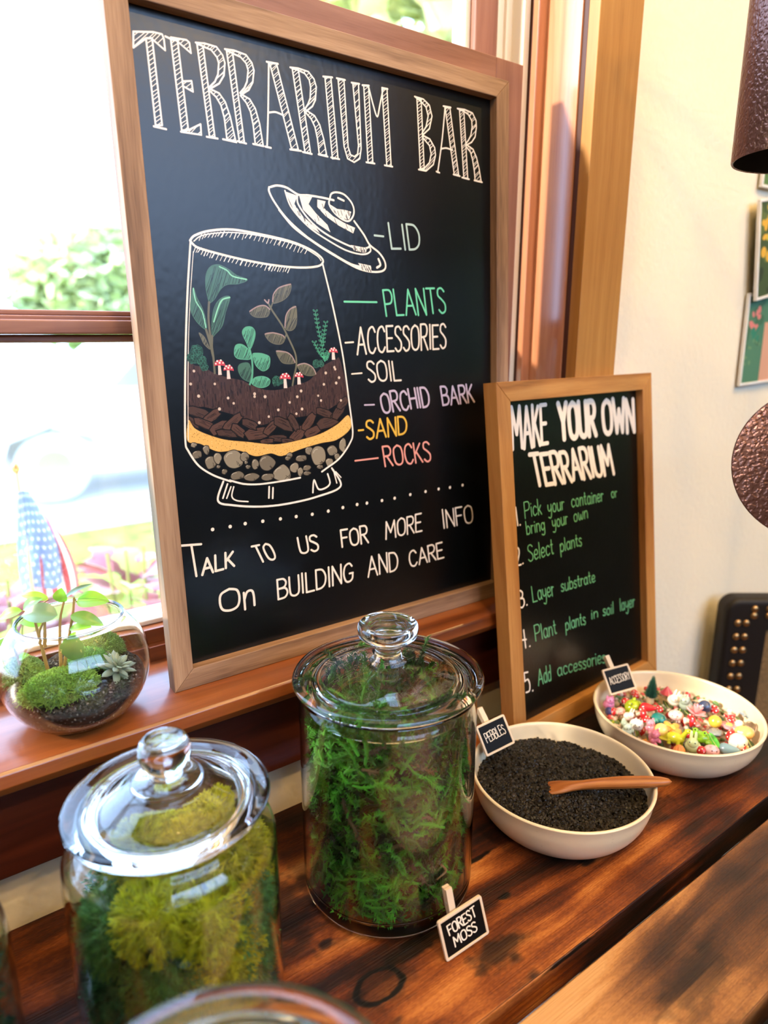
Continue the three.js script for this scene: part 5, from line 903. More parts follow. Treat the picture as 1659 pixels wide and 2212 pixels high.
function charm(kind, color, xmm, zmm, size, label, group, lay = 0) {
  const key = kind + color; let o;
  if (charmProto.has(key)) { o = charmProto.get(key).clone(); o.name = numbered(`${kind}_charm`); scene.add(o); }
  else { o = thing(`${kind}_charm`, label, 'charm'); CHARM[kind](o, resin(color)); charmProto.set(key, o); }
  delete o.userData.group; tag(o, label, 'charm', group);
  const x = xmm / 1000, z = zmm / 1000, s = size / 1850, tx = lay ? (charmRnd() - 0.5) * 2.2 : (charmRnd() - 0.5) * 0.7, tz = lay ? 1.2 * (charmRnd() < 0.5 ? -1 : 1) : (charmRnd() - 0.5) * 0.7;
  o.position.set(B2[0] + x, B2[1] + heap(x, z) - (lay ? 0 : 0.0015), B2[2] + z); o.rotation.set(tx, -0.6 + (charmRnd() - 0.5) * 1.6, tz, 'YXZ'); o.scale.setScalar(s);
  if (lay) o.position.y += s * 0.7;
  charmIndex++; return o;
}
const RM = 'red spotted mushroom charm half buried among the charms in the far bowl', RG = 'red spotted mushroom charms in the charm bowl';
for (const [x, z, s, l, where] of [[-14.5, -63, 11, 0, 'right under the ACCESSORY clip sign at the back rim'], [9.2, -65.7, 10, 0, 'at the back rim between the ACCESSORY sign and the bottle-brush tree'], [-47.4, -50.7, 10, 1, 'beside the pale pink pig charm, below the clip sign'], [-35.2, -33.5, 14, 1, 'left of the red cone charm and the lime frog'], [-32.4, -18.5, 10, 0, 'just behind the teal turtle charm'], [-1.1, -23.8, 10, 0, 'in front of the bottle-brush tree, by the sand star'], [-4.8, 12.7, 15, 1, 'lying before the pale pig in the middle of the bowl'], [-28.5, 33.5, 12, 0, 'between the yellow-lime dinosaur and the bright green frog'], [59, 16.5, 12, 0, 'beside the navy blue ball at the back right'], [-5.3, 43, 9, 0, 'by the grey ribbed shell, behind the vivid green leaf'], [16.7, 69.2, 14, 1, 'lying between the cream chick and the orange pumpkin'], [10.7, 84, 12, 1, 'at the front-right rim in front of the orange pumpkin'], [-37.3, 57, 10, 1, 'at the front rim between the sage rabbit and the pink pig'], [50.3, 43.2, 10, 0, 'right of the big flat pink flower'], [46, -15.9, 11, 0, 'at the back of the bowl beside the cream ball'], [60, -25, 9, 1, 'against the back-right rim of the bowl'], [22, 32, 10, 1, 'left of the golden yellow ball']]) charm('mushroom', '#c81f24', x, z, s, 'red spotted mushroom charm ' + where, RG, l);
const flipped = charm('mushroom', '#c81f24', 63.6, 33.3, 13, 'upside-down red mushroom charm with its cream stalk up, right part of the charm bowl'); flipped.rotation.set(Math.PI - 0.25, 0.3, 0.15); flipped.position.y += 0.012;
for (const [k, c, x, z, s, l] of [
  ['cat', '#d77fae', -40.4, -67.7, 17, 'mauve-pink cat charm under the ACCESSORY clip sign at the back of the far bowl'],
  ['pig', '#eeb0a4', -41.6, -51.5, 13, 'pale pink pig charm just in front of the mauve-pink cat charm'],
  ['house', '#e0566a', 44.2, -40.4, 17, 'pink-roofed house charm right of the little green bottle-brush tree'],
  ['bear', '#df8f9e', -46.1, -3.2, 15, 'rosy pink bear charm, the further of two near the front-left rim'],
  ['bear', '#d9748a', -59.1, 6.9, 17, 'deep pink bear charm, the nearer of two at the front-left rim'],
  ['pig', '#f2c0b8', 0.3, 0.5, 17, 'pale pink pig charm in the middle of the far bowl'],
  ['blossom', '#ef9a9a', 24.4, 9.8, 24, 'large pink blossom charm behind the salmon shell in mid bowl'],
  ['shell', '#e88a84', 4.8, 19.7, 17, 'salmon pink shell charm in the middle of the far bowl'],
  ['flower', '#e7909a', 36.7, 47.6, 22, 'big flat pink flower charm on the right of the far bowl'],
  ['pig', '#f0b4b4', -32.2, 63, 17, 'pink pig charm at the front rim of the far bowl, beside a blue-grey cone'],
  ['star', '#eda1a0', -13.7, 77.7, 12, 'pink star charm at the front-right rim of the far bowl'],
  ['rabbit', '#f7e6d2', 30.9, -24.7, 18, 'cream rabbit charm at the back of the far bowl'],
  ['ball', '#f9ecdc', 46, -22.7, 12, 'cream ball charm at the back of the far bowl, right of the cream rabbit'],
  ['chick', '#f4dcc4', 60.6, 0.3, 12, 'beige chick charm near the back-right rim of the far bowl'],
  ['ball', '#f3cdb6', 60.4, 10, 10, 'peach ball charm near the back-right rim, beside the navy ball'],
  ['cat', '#f7eee4', -54.6, -20.3, 18, 'white cat charm lying at the left of the far bowl'],
  ['rabbit', '#f5d9cc', -45.6, -37.8, 14, 'blush rabbit charm on the left side of the far bowl'],
  ['star', '#ecd3a8', -11.1, -29.4, 15, 'sand-coloured star charm in front of the bottle-brush tree'],
  ['chick', '#f8e2cf', 4.7, 73.5, 21, 'large cream chick charm with black eyes at the front-right rim'],
  ['ball', '#f6dfcb', 51.9, 54, 10, 'cream ball charm at the right of the far bowl beside the flat flower'],
  ['frog', '#a3b81c', -17.3, -47.5, 20, 'olive-lime frog charm left of the bottle-brush tree'],
  ['leaf', '#b8c832', -67.4, -46, 12, 'lime leaf charm against the left rim of the far bowl'],
  ['dinosaur', '#c7c62a', -45.4, 27.1, 20, 'yellow-lime dinosaur charm at the front of the far bowl'],
  ['leaf', '#c9bf2c', -49.8, 16.6, 15, 'mustard-lime leaf charm at the front left, under the yellow-lime dinosaur'],
  ['frog', '#86b523', -19.2, 41.7, 21, 'bright green frog charm in the front middle of the far bowl'],
  ['leaf', '#4cba3a', -8.4, 52.5, 20, 'vivid green translucent leaf charm at the front of the far bowl'],
  ['rabbit', '#c5cf96', -44.2, 48.5, 20, 'pale sage rabbit charm at the front rim of the far bowl'],
  ['turtle', '#17706a', -22.7, -9.8, 19, 'teal turtle charm left of the middle of the far bowl'],
  ['cat', '#9aa898', 32.8, -6, 19, 'grey-green cat charm at the back middle of the far bowl'],
  ['cone', '#b9cdbb', -59.2, -31.5, 13, 'pale mint cone charm at the left rim of the far bowl'],
  ['bear', '#bccdbe', -71.4, -20.4, 15, 'pale mint bear charm against the left rim of the far bowl'],
  ['cone', '#7d9ca4', -17, 66.2, 20, 'shiny blue-grey cone charm at the front rim of the far bowl'],
  ['shell', '#8d918c', 8.7, 47.2, 20, 'grey ribbed shell charm in the front right of the far bowl'],
  ['ball', '#38425f', 47.7, 10, 16, 'navy blue ball charm at the back right of the far bowl'],
  ['ball', '#2c2f66', -53.3, -58.6, 11, 'dark blue ball charm below the ACCESSORY clip sign'],
  ['star', '#2d2f5e', -71.4, -6, 11, 'dark blue star charm at the front-left rim of the far bowl'],
  ['flower', '#e6a140', -25.4, 10.3, 20, 'orange-yellow flower charm in the middle left of the far bowl'],
  ['ball', '#efcf7a', -41, 8, 15, 'pale yellow ball charm beside the rosy pink bears'],
  ['ball', '#e9b540', 25.9, 33.4, 15, 'golden yellow ball charm right of the salmon shell'],
  ['pumpkin', '#eab86c', 32.4, 70, 21, 'pale orange pumpkin charm at the right rim of the far bowl'],
  ['star', '#eaa13c', -66.5, 1.5, 15, 'orange star charm at the front-left rim beside the deep pink bear'],
  ['shell', '#ea8c4a', -57, 40, 16, 'orange shell charm at the front rim of the far bowl'],
  ['star', '#1d1a1c', -61, 29.1, 13, 'black star charm at the front rim of the far bowl'],
  ['cone', '#c9202a', -13.3, -40, 18, 'plain red cone charm lying left of the bottle-brush tree'],
  ['leaf', '#2c4a22', 21.4, 82, 17, 'dark green leaf charm at the right rim of the far bowl'],
  ['leaf', '#3a5a24', 16.1, 60, 17, 'mid-green leaf charm beside the grey ribbed shell'],
  ['leaf', '#33491f', 14.1, -3, 15, 'dark olive leaf charm in the middle of the far bowl behind the pale pig'],
  ['leaf', '#3f5622', -20.5, 24.4, 15, 'olive leaf charm in front of the orange-yellow flower charm'],
  ['ball', '#2a2522', 52.2, -5.7, 8, 'small black ball charm at the back right of the far bowl'],
  ['bubble', '#ffffff', 53.2, 64.6, 14, 'clear glass ball charm at the right of the far bowl'],
  ['star', '#8fa0ac', 76.9, 47, 12, 'blue-grey star charm against the right inner wall of the far bowl'],
]) { const o = charm(k, c, x, z, s, l); if (['#c9202a', '#7d9ca4'].includes(c)) { o.rotation.set(1.35, 0.5, 0.2, 'YXZ'); o.position.y += s * 0.0003; } if (l.includes('inner wall')) o.position.y += 0.008; }
// the layer beneath, showing in the gaps
{
  const rnd = mulberry(83);
  for (let i = 0; i < 46; i++) {
    const a = i * 2.39996, q = Math.sqrt((i + 0.5) / 46) * 78, x = q * Math.cos(a), z = q * Math.sin(a), k = i % 4;
    const o = k === 0 ? charm('mushroom', '#c81f24', x, z, 12, RM, 'half-buried mushroom charms in the charm bowl', 1) : charm('leaf', ['#2c4a22', '#3f5622', '#33491f'][k - 1], x, z, 17, 'dark green leaf charm half buried among the charms in the far bowl', 'half-buried dark green leaf charms in the charm bowl', 0);
    o.position.y = B2[1] + 0.0225 + Math.max(0, q - 66) * 0.0005; o.rotation.x *= 0.5;
  }
  const bed = thing('charm_bed', 'loose pale beads filling the far bowl under the charms', 'beads', B2); bed.userData.kind = 'stuff';
  instanced('beads', new THREE.IcosahedronGeometry(1, 1), phys({ color: rgb(1, 1, 1), roughness: 0.3, clearcoat: 0.5 }), 700, bed, (i, ob, c) => { const a = rnd() * 6.283, q = Math.sqrt(rnd()) * 0.083; ob.position.set(q * Math.cos(a), 0.021 + Math.max(0, q - 0.06) * 0.45 + rnd() * 0.003, q * Math.sin(a)); ob.scale.setScalar(0.003 + rnd() * 0.0012); const t = rnd(); c.setRGB(0.72, 0.5 + t * 0.1, 0.36 + t * 0.12); if (t < 0.3) c.setRGB(0.1, 0.2, 0.05); if (t > 0.86) c.setRGB(0.6, 0.06, 0.06); });
}
// bottle-brush tree
{
  const o = thing('bottle_brush_tree', 'tiny dark green bottle-brush tree standing in the charms of the far bowl', 'ornament', [B2[0] + 0.0185, B2[1] + 0.031, B2[2] - 0.0475]), rnd = mulberry(85); o.rotation.set(0.05, 0.3, 0.06);
  part('base', new THREE.CylinderGeometry(0.0042, 0.0048, 0.008, 18).translate(0, 0.004, 0), std({ color: rgb(0.6, 0.42, 0.24), roughness: 0.7 }), o);
  part('wire', new THREE.CylinderGeometry(0.0006, 0.0006, 0.034, 8).translate(0, 0.023, 0), M.steel, o);
  instanced('bristles', new THREE.ConeGeometry(0.00034, 1, 3).translate(0, 0.5, 0), std({ color: rgb(1, 1, 1), roughness: 0.8 }), 2600, o, (i, ob, c) => { const t = Math.sqrt(rnd()), y = 0.0405 - t * 0.0325, a = rnd() * 6.283; ob.position.set(0, y, 0); ob.quaternion.setFromUnitVectors(V(0, 1, 0), V(Math.cos(a), 0.3, Math.sin(a)).normalize()); ob.scale.set(1, 0.0012 + 0.0088 * Math.pow(t, 0.8) * (0.85 + rnd() * 0.2), 1); const k = 0.7 + rnd() * 0.8; c.setRGB(0.02 * k, 0.11 * k, 0.07 * k); });
}

// ---------------------------------------------------------------- clip signs
function clipSign(label, lines, pos, rot, w, h, clipDrop, clipX = -0.12, clipTilt = 0.12, rest) {
  const o = thing('clip_sign', label, 'sign', pos); o.rotation.set(...rot, 'YXZ');
  const f = 0.0024, d = 0.0028, wood = std({ color: rgb(0.72, 0.56, 0.4), roughness: 0.6 });
  const s = new THREE.Shape(), r = 0.0022; s.moveTo(-w / 2 + r, -h / 2); s.lineTo(w / 2 - r, -h / 2); s.absarc(w / 2 - r, -h / 2 + r, r, -Math.PI / 2, 0); s.lineTo(w / 2, h / 2 - r); s.absarc(w / 2 - r, h / 2 - r, r, 0, Math.PI / 2); s.lineTo(-w / 2 + r, h / 2); s.absarc(-w / 2 + r, h / 2 - r, r, Math.PI / 2, Math.PI); s.lineTo(-w / 2, -h / 2 + r); s.absarc(-w / 2 + r, -h / 2 + r, r, Math.PI, Math.PI * 1.5);
  s.holes.push(new THREE.Path([[-w / 2 + f, -h / 2 + f], [-w / 2 + f, h / 2 - f], [w / 2 - f, h / 2 - f], [w / 2 - f, -h / 2 + f]].map((p) => new THREE.Vector2(...p))));
  part('sign_frame', new THREE.ExtrudeGeometry(s, { depth: d - 0.0008, bevelEnabled: true, bevelThickness: 0.0004, bevelSize: 0.0004, bevelOffset: -0.0004, bevelSegments: 2, curveSegments: 6 }).translate(0, 0, -d + 0.0004), wood, o);
  const W = 720, H = Math.round((720 * (h - 2 * f)) / (w - 2 * f)), [c, x] = canvas(W, H); x.fillStyle = '#080706'; x.fillRect(0, 0, W, H);
  lines.forEach(([t, a, lw], i) => word(x, t, '#f4e6d4', lw, a, (u, v) => [u * W, H - v * H], i + 70));
  part('chalk_panel', new THREE.BoxGeometry(w - 2 * f, h - 2 * f, 0.0014).translate(0, 0, -d / 2), phys({ map: canvasTex(c), roughness: 0.5, specularIntensity: 0.3 }), o);
  // clothes peg glued to the back
  const pin = new THREE.Group(); pin.name = 'clothes_peg'; o.add(pin); pin.position.set(clipX * w, clipDrop, -d); pin.rotation.z = clipTilt;
  const leg = [[0.0006, 0.0135], [0.0034, 0.0135], [0.0034, -0.004], [0.0024, -0.0125], [0.0003, -0.0125], [0.0003, -0.002]];
  for (const q of [1, -1]) { const g = prism(leg.map(([a, b]) => [a, b]), 0.0062, 0.0003, 'y').rotateY(Math.PI / 2).translate(0.0031, 0, 0); g.applyMatrix4(new THREE.Matrix4().makeTranslation(0, 0, -0.0045)); if (q < 0) g.rotateY(Math.PI).translate(0, 0, -0.009); part('peg_leg', g, wood, pin); }
  const sp = []; for (let k = 0; k <= 40; k++) { const a = k * 0.785; sp.push([-0.0036 + k * 0.00018, Math.cos(a) * 0.0014, -0.0046 + Math.sin(a) * 0.0014]); }
  part('peg_spring', tube(sp, 0.0003, 120, 6), M.steel, pin);
  return o;
}
clipSign('small chalk sign reading FOREST MOSS propped against the tall moss jar', [['FOREST', [0.15, 0.545, 0.86, 0.6, 0.13, 0.83], 23], ['MOSS', [0.22, 0.16, 0.8, 0.21, 0.2, 0.44], 23]], [0.3276, 0.7713, 0.2453], [-0.1964, -0.1196, 0.1391], 0.0449, 0.0369, 0.0235, -0.1, -0.05);
{
  const q = (p, s) => [0 + p[0] * s, 1.25 + (p[1] - 1.25) * s, 0.5825 + (p[2] - 0.5825) * s];
  clipSign('small chalk sign reading PEBBLES pegged to the black pebble bowl', [['PEBBLES', [0.14, 0.36, 0.9, 0.4, 0.12, 0.72], 16]], q([0.5358, 0.7855, 0.0725], 0.93), [-0.5752, -0.1361, 0.1074], 0.0409, 0.0335, 0.0195, -0.05, 0.1);
  clipSign('small chalk sign reading ACCESSORY pegged to the charm bowl', [['ACCESSORY', [0.1, 0.36, 0.97, 0.4, 0.09, 0.68], 13]], q([0.7825, 0.7801, 0.0695], 0.925), [-0.6205, -0.3463, 0.0929], 0.0407, 0.0333, 0.0195, -0.05, 0.08);
}

// ---------------------------------------------------------------- round terrarium bowl on the sill
const FB = [0.1045, SILL + 0.0003, -0.0247], fbR = (h) => 0.0625 * Math.sqrt(Math.max(0.02, 1 - ((h - 0.052) / 0.0593) ** 2));
{
  const o = thing('terrarium_bowl', 'round open glass bowl planted as a terrarium, on the window sill at the left', 'bowl', FB), out = [], inn = [];
  for (let i = 0; i <= 30; i++) { const h = (0.095 * i) / 30; out.push([fbR(h), h]); }
  for (let i = 30; i >= 3; i--) { const h = (0.095 * i) / 30; inn.push([fbR(h) - 0.0019, h]); }
  part('glass_wall', lathe([[0.0004, 0], ...out, [0.0442, 0.0965], [0.0432, 0.0965], ...inn, [0.025, 0.0075], [0.0004, 0.007]], 112), M.glass, o);
}
const soilH = (x, z) => 0.0275 + 0.0085 * fbm(x * 55 + 7, z * 55 + 2, 3) + clamp01((0.02 - z) / 0.07) * 0.006 + clamp01((x - 0.01) / 0.05) * 0.003;
{
  const o = thing('soil', 'dark crumbly potting soil in the round terrarium bowl', 'soil', FB); o.userData.kind = 'stuff';
  const pos = [], idx = [], N = 72, K = 18, J = 10;
  const rIn = (h) => fbR(h) - 0.0026;
  for (let j = 0; j <= J + K; j++) for (let i = 0; i < N; i++) {
    const a = (i / N) * 6.2832, cx = Math.cos(a), cz = Math.sin(a), top = soilH(cx * 0.055, cz * 0.055);
    if (j <= J) { const h = mix(0.0085, top, j / J); pos.push(cx * rIn(h), h, cz * rIn(h)); } else { const q = rIn(top) * (1 - (j - J) / K); pos.push(cx * q, soilH(cx * q, cz * q), cz * q); }
    if (j) { const p = (j - 1) * N + i, p2 = (j - 1) * N + ((i + 1) % N), q = p + N, q2 = p2 + N; idx.push(p, q, p2, p2, q, q2); }
  }
  const g = new THREE.BufferGeometry(); g.setAttribute('position', new THREE.Float32BufferAttribute(pos, 3)); g.setIndex(idx); g.computeVertexNormals();
  part('soil_body', g, std({ color: rgb(0.035, 0.024, 0.017), roughness: 1, side: THREE.DoubleSide }), o).userData.kind = 'stuff';
  const rnd = mulberry(91);
  instanced('crumbs', new THREE.IcosahedronGeometry(1, 0), std({ color: rgb(1, 1, 1), roughness: 0.95 }), 2600, o, (i, ob, c) => {
    const a = rnd() * 6.283, side = i % 4 === 0, q = side ? 1 : Math.sqrt(rnd()) * 0.98, top = soilH(Math.cos(a) * 0.055, Math.sin(a) * 0.055);
    if (side) { const h = 0.01 + rnd() * (top - 0.01), r = rIn(h) - 0.0004; ob.position.set(Math.cos(a) * r, h, Math.sin(a) * r); } else { const r = q * (rIn(top) - 0.001), x = Math.cos(a) * r, z = Math.sin(a) * r; ob.position.set(x, soilH(x, z) + 0.0003, z); }
    ob.rotation.set(rnd() * 6, rnd() * 6, 0); ob.scale.set(0.0006 + rnd() * 0.0011, 0.0005 + rnd() * 0.0007, 0.0006 + rnd() * 0.001); const t = rnd() < 0.06 ? 0.12 + rnd() * 0.25 : 0.03 + rnd() * 0.07; c.setRGB(t * 1.15, t, t * 0.85);
  });
}
const fernSprig = sprigGeo(7, 1.1);
function tuft(label, x, z, rx, rz, h, n, seed, tint) {
  const y = soilH(x, z), o = thing('moss_tuft', label, 'moss', [FB[0] + x, FB[1] + y, FB[2] + z]), rnd = mulberry(seed); o.userData.kind = 'stuff';
  part('moss_core', lumpy(1, 0.25, seed, 3, 2).scale(rx * 0.8, h * 0.62, rz * 0.8), std({ color: rgb(0.06, 0.1, 0.02), roughness: 1 }), o).userData.kind = 'stuff';
  instanced('moss_sprigs', fernSprig, sprigMat, n, o, (i, ob, c) => {
    const a = rnd() * 6.283, q = Math.sqrt(rnd()), hh = Math.sqrt(1 - q * q) * h * 0.62, nn = V(q * Math.cos(a) / rx, hh / (h * h), q * Math.sin(a) / rz).normalize();
    ob.position.set(q * Math.cos(a) * rx * 0.85, hh, q * Math.sin(a) * rz * 0.85); ob.quaternion.setFromUnitVectors(V(0, 1, 0), nn.add(V(rnd() - 0.5, rnd() * 0.6, rnd() - 0.5)).normalize()); ob.rotateY(rnd() * 6.28); ob.scale.setScalar(0.0028 + rnd() * 0.0024);
    const r = Math.hypot(ob.position.x + x, ob.position.z + z); if (r > 0.0535) { ob.position.x -= ((r - 0.0535) * (ob.position.x + x)) / r; ob.position.z -= ((r - 0.0535) * (ob.position.z + z)) / r; }
    const t = 0.65 + rnd() * 0.7; c.setRGB(tint[0] * t, tint[1] * t, tint[2] * t);
  });
}
tuft('bright green moss tuft at the front of the round terrarium bowl', -0.017, 0.014, 0.03, 0.02, 0.02, 1500, 93, [0.36, 0.6, 0.09]);
tuft('green moss tuft behind the succulent in the round terrarium bowl', 0.031, -0.037, 0.02, 0.013, 0.02, 700, 94, [0.4, 0.58, 0.16]);
tuft('green moss tuft left of the succulent in the round terrarium bowl', 0.014, -0.014, 0.012, 0.016, 0.016, 600, 95, [0.26, 0.58, 0.1]);
tuft('green moss tuft at the left side of the round terrarium bowl', -0.04, -0.026, 0.014, 0.02, 0.018, 700, 96, [0.36, 0.54, 0.14]);

// leafy seedlings; each leaf and stem is a piece
const leafMats = [phys({ color: rgb(0.3, 0.66, 0.05), roughness: 0.4, transmission: 0.5, thickness: 0 }), phys({ color: rgb(0.17, 0.38, 0.06), roughness: 0.3, transmission: 0.25, thickness: 0 }), phys({ color: rgb(0.16, 0.27, 0.14), roughness: 0.28, transmission: 0.15, thickness: 0 })];
const stalkMat = phys({ color: rgb(0.5, 0.3, 0.1), roughness: 0.5, transmission: 0.1, thickness: 0 });
function plantLeaf(parent, a, b, w, mat, up, fold = 0.25) {
  const d = b.clone().sub(a), L = d.length(), e1 = d.clone().normalize(), e3 = e1.clone().cross(up).normalize(), e2 = e3.clone().cross(e1), pos = [], idx = [], n = 12, m = 6;
  for (let i = 0; i <= n; i++) {
    const t = i / n, ww = (w / 2) * Math.pow(Math.sin(Math.PI * Math.pow(t, 0.8)), 0.75) * (t > 0.96 ? 0.5 : 1), bend = Math.sin(t * Math.PI) * L * 0.1;
    for (let j = 0; j <= m; j++) { const s = (j / m) * 2 - 1, p = a.clone().addScaledVector(e1, t * L).addScaledVector(e3, s * ww).addScaledVector(e2, bend + Math.abs(s) * ww * fold); pos.push(p.x, p.y, p.z); if (i && j) { const q = (i - 1) * (m + 1) + j - 1, r = q + m + 1; idx.push(q, r, q + 1, q + 1, r, r + 1); } }
  }
  const g = new THREE.BufferGeometry(); g.setAttribute('position', new THREE.Float32BufferAttribute(pos, 3)); g.setIndex(idx); g.computeVertexNormals();
  return part('leaf', g, mat, parent);
}
{
  const P = (a, i) => V(a[i], a[i + 1], a[i + 2]).multiplyScalar(1e-4), toCam = V(-0.55, 0.25, 0.8);
  const big = thing('seedling', 'leafy green seedling with orange stems in the middle of the round terrarium bowl', 'plant', FB);
  const small = thing('seedling', 'small two-leaved green seedling at the left side of the round terrarium bowl', 'plant', FB);
  const stems = [[-195, 300, -149, -223, 650, -162, -249, 935, -181, -249, 1029, -181], [-185, 300, -142, -227, 672, -165, -228, 826, -165, -166, 956, -120], [-119, 310, -87, -70, 935, -51, -28, 1107, -20], [-119, 310, -87, -17, 804, -13, 29, 1021, 21, 46, 1141, 34], [-204, 672, -148, -177, 943, -128], [-402, 320, -193, -415, 579, -203, -440, 711, -221]];
  stems.forEach((s, i) => { const pts = []; for (let k = 0; k < s.length; k += 3) pts.push(P(s, k)); if (pts.length === 2) pts.splice(1, 0, pts[0].clone().lerp(pts[1], 0.5)); part('stem', taper(pts, [0.0017, 0.0014, 0.001], 8), stalkMat, i < 5 ? big : small); });
  const leaves = [[69, 1086, -12, 304, 1086, 159, 34, 0], [-4, 999, 59, 223, 905, 224, 26, 1], [-96, 1012, 29, -343, 1012, -150, 40, 2], [-119, 1096, -185, -312, 1130, -325, 18, 0], [-45, 1098, -33, -32, 1234, -23, 26, 0], [-320, 1029, -233, -173, 1136, -126, 22, 1], [-333, 1038, -192, -502, 961, -316, 22, 0], [-11, 1125, -57, 195, 1253, 92, 10, 2], [-32, 906, 274, -40, 650, 250, 42, 1], [-28, 884, 78, 134, 905, 197, 16, 0], [-176, 856, -227, -349, 878, -352, 20, 0], [-26, 785, 105, 14, 871, 134, 14, 0], [-86, 607, 209, 23, 585, 269, 16, 2], [-442, 720, -197, -538, 785, -267, 26, 1], [-442, 720, -197, -350, 794, -131, 16, 0], [-448, 727, -152, -520, 622, -207, 24, 0], [-419, 631, -132, -338, 670, -73, 14, 0], [-436, 710, -243, -472, 801, -269, 20, 1]];
  leaves.forEach((l, i) => {
    const o = i >= 13 && i <= 17 ? small : big, a = P(l, 0), b = P(l, 3);
    plantLeaf(o, a, b, (l[6] / 1481) * 0.72, leafMats[l[7]], V(-0.1, 1, 0.25).addScaledVector(toCam, i === 4 || i === 8 ? 3 : 0.75).normalize());
    if (![0, 3, 6].includes(i)) return; const root = (i === 3 ? V(-0.0249, 0.1029, -0.0181) : i === 6 ? V(-0.0249, 0.1, -0.0181) : V(0.0046, 0.1141, 0.0034)); part('stem', taper([root, root.clone().lerp(a, 0.5), a], [0.0007, 0.0006, 0.0006], 6), stalkMat, o);
  });
}
// succulent rosettes
const sucMat = [phys({ color: rgb(0.36, 0.42, 0.32), roughness: 0.55, transmission: 0.1, thickness: 0 }), phys({ color: rgb(0.42, 0.46, 0.3), roughness: 0.5, transmission: 0.1, thickness: 0 }), phys({ color: rgb(0.5, 0.42, 0.34), roughness: 0.5 })];
const sucLeaf = (() => { const g = new THREE.SphereGeometry(1, 14, 12), p = g.attributes.position; for (let i = 0; i < p.count; i++) { const y = p.getY(i), t = (y + 1) / 2, w = Math.pow(Math.sin(Math.PI * Math.min(1, t * 0.92 + 0.04)), 0.7) * (t > 0.86 ? 1 - (t - 0.86) * 4.5 : 1), n = Math.hypot(p.getX(i), p.getZ(i)) || 1; p.setXYZ(i, (p.getX(i) / n) * w * 0.34, t * 2, (p.getZ(i) / n) * w * 0.16 + 0.12 * t * t); } g.computeVertexNormals(); return g; })();
function rosette(label, x, z, size, tilt) {
  const y = soilH(x, z), o = thing('succulent', label, 'plant', [FB[0] + x, FB[1] + y + 0.004, FB[2] + z]); o.rotation.set(tilt, 0.4, -0.25, 'YXZ');
  let k = 0;
  for (const [n, l, open] of [[9, 1, 1.45], [8, 0.85, 1.1], [7, 0.66, 0.75], [5, 0.48, 0.42], [3, 0.34, 0.15]]) for (let i = 0; i < n; i++) { const m = part('leaf', sucLeaf, sucMat[l < 0.7 ? 1 : 0], o), a = (i / n) * 6.2832 + k * 0.5; m.rotation.set(open + ((i * 7) % 3) * 0.06, a, 0, 'YXZ'); m.scale.setScalar(size * l * 0.5); m.position.set(0, (1 - l) * size * 0.25, 0); if (i === n - 1) k++; }
  part('stem', new THREE.CylinderGeometry(size * 0.09, size * 0.1, size * 0.5, 12).translate(0, -size * 0.2, 0), sucMat[2], o);
}
rosette('larger grey-green succulent rosette at the right of the round terrarium bowl', 0.033, 0.004, 0.021, 0.5);
rosette('smaller grey-green succulent rosette behind the larger one in the round bowl', 0.029, -0.02, 0.0135, 0.3);

// ---------------------------------------------------------------- lamp with two hammered metal heads, right edge
M.hammer = phys({ color: rgb(0.15, 0.065, 0.045), metalness: 0.7, roughness: 0.32, bumpMap: grey(1024, 1024, (u, v) => step(0.3, 0.7, fbm(u * 170, v * 170, 2)), 0.4, 0.4), bumpScale: 0.0004 });
M.shadein = std({ color: rgb(0.1, 0.1, 0.11), metalness: 0.5, roughness: 0.4, side: THREE.DoubleSide });
{
  const o = thing('floor_lamp', 'two-headed lamp with brown hammered metal cylinder shades, cut by the right edge', 'lamp');
  const r = 0.065, h = 0.3;
  const shade = () => cylUV(lathe([[r - 0.0022, 0.0006], [r - 0.0006, 0], [r, 0.0012], [r, h - 0.012], [r - 0.004, h - 0.004], [r - 0.012, h], [0.0004, h]], 96));
  const inner = () => lathe([[0.0004, h - 0.004], [r - 0.012, h - 0.004], [r - 0.0024, h - 0.014], [r - 0.0022, 0.0006]], 96);
  const top = part('shade', shade(), M.hammer, o); top.position.set(0.7094, 1.4035, 0.26);
  part('shade_lining', inner(), M.shadein, top); part('socket', new THREE.CylinderGeometry(0.018, 0.018, 0.07, 24).translate(0, h - 0.045, 0), M.black, top);
  const back = part('shade', cylUV(lathe([[r - 0.0022, 0.0006], [r - 0.0006, 0], [r, 0.0012], [r, 0.158], [r - 0.0012, 0.1595], [r - 0.003, 0.16], [0.0004, 0.16]], 96)), M.hammer, o);
  part('shade_lining', lathe([[0.0004, 0.156], [r - 0.0022, 0.156], [r - 0.0022, 0.0006]], 96), M.shadein, back);
  const eye = V(0, 1.25, 0.5825), disc = V(0.617, 1.1463, 0.3427), away = disc.clone().sub(eye).normalize();
  // the closed end faces back along the view across the table, the mouth points away over the bowls
  back.quaternion.setFromUnitVectors(V(0, 1, 0), away.clone().negate()); back.position.copy(disc).addScaledVector(away, 0.16);
  part('pole', new THREE.CylinderGeometry(0.011, 0.011, 1.8, 24).translate(1.25, 0.92, 0.64), M.hammer, o);
  part('foot', lathe([[0.0004, 0], [0.12, 0], [0.125, 0.004], [0.12, 0.014], [0.03, 0.024], [0.0004, 0.026]], 64).translate(1.25, 0, 0.64), M.hammer, o);
  part('arm', tube([[0.7094, 1.7, 0.26], [0.7094, 1.76, 0.26], [0.95, 1.82, 0.42], [1.25, 1.8, 0.64]], 0.007, 40, 12), M.hammer, o);
  part('arm', tube([[0.76, 1.135, 0.345], [0.86, 1.16, 0.41], [1.05, 1.2, 0.54], [1.25, 1.22, 0.64]], 0.007, 40, 12), M.hammer, o);
}

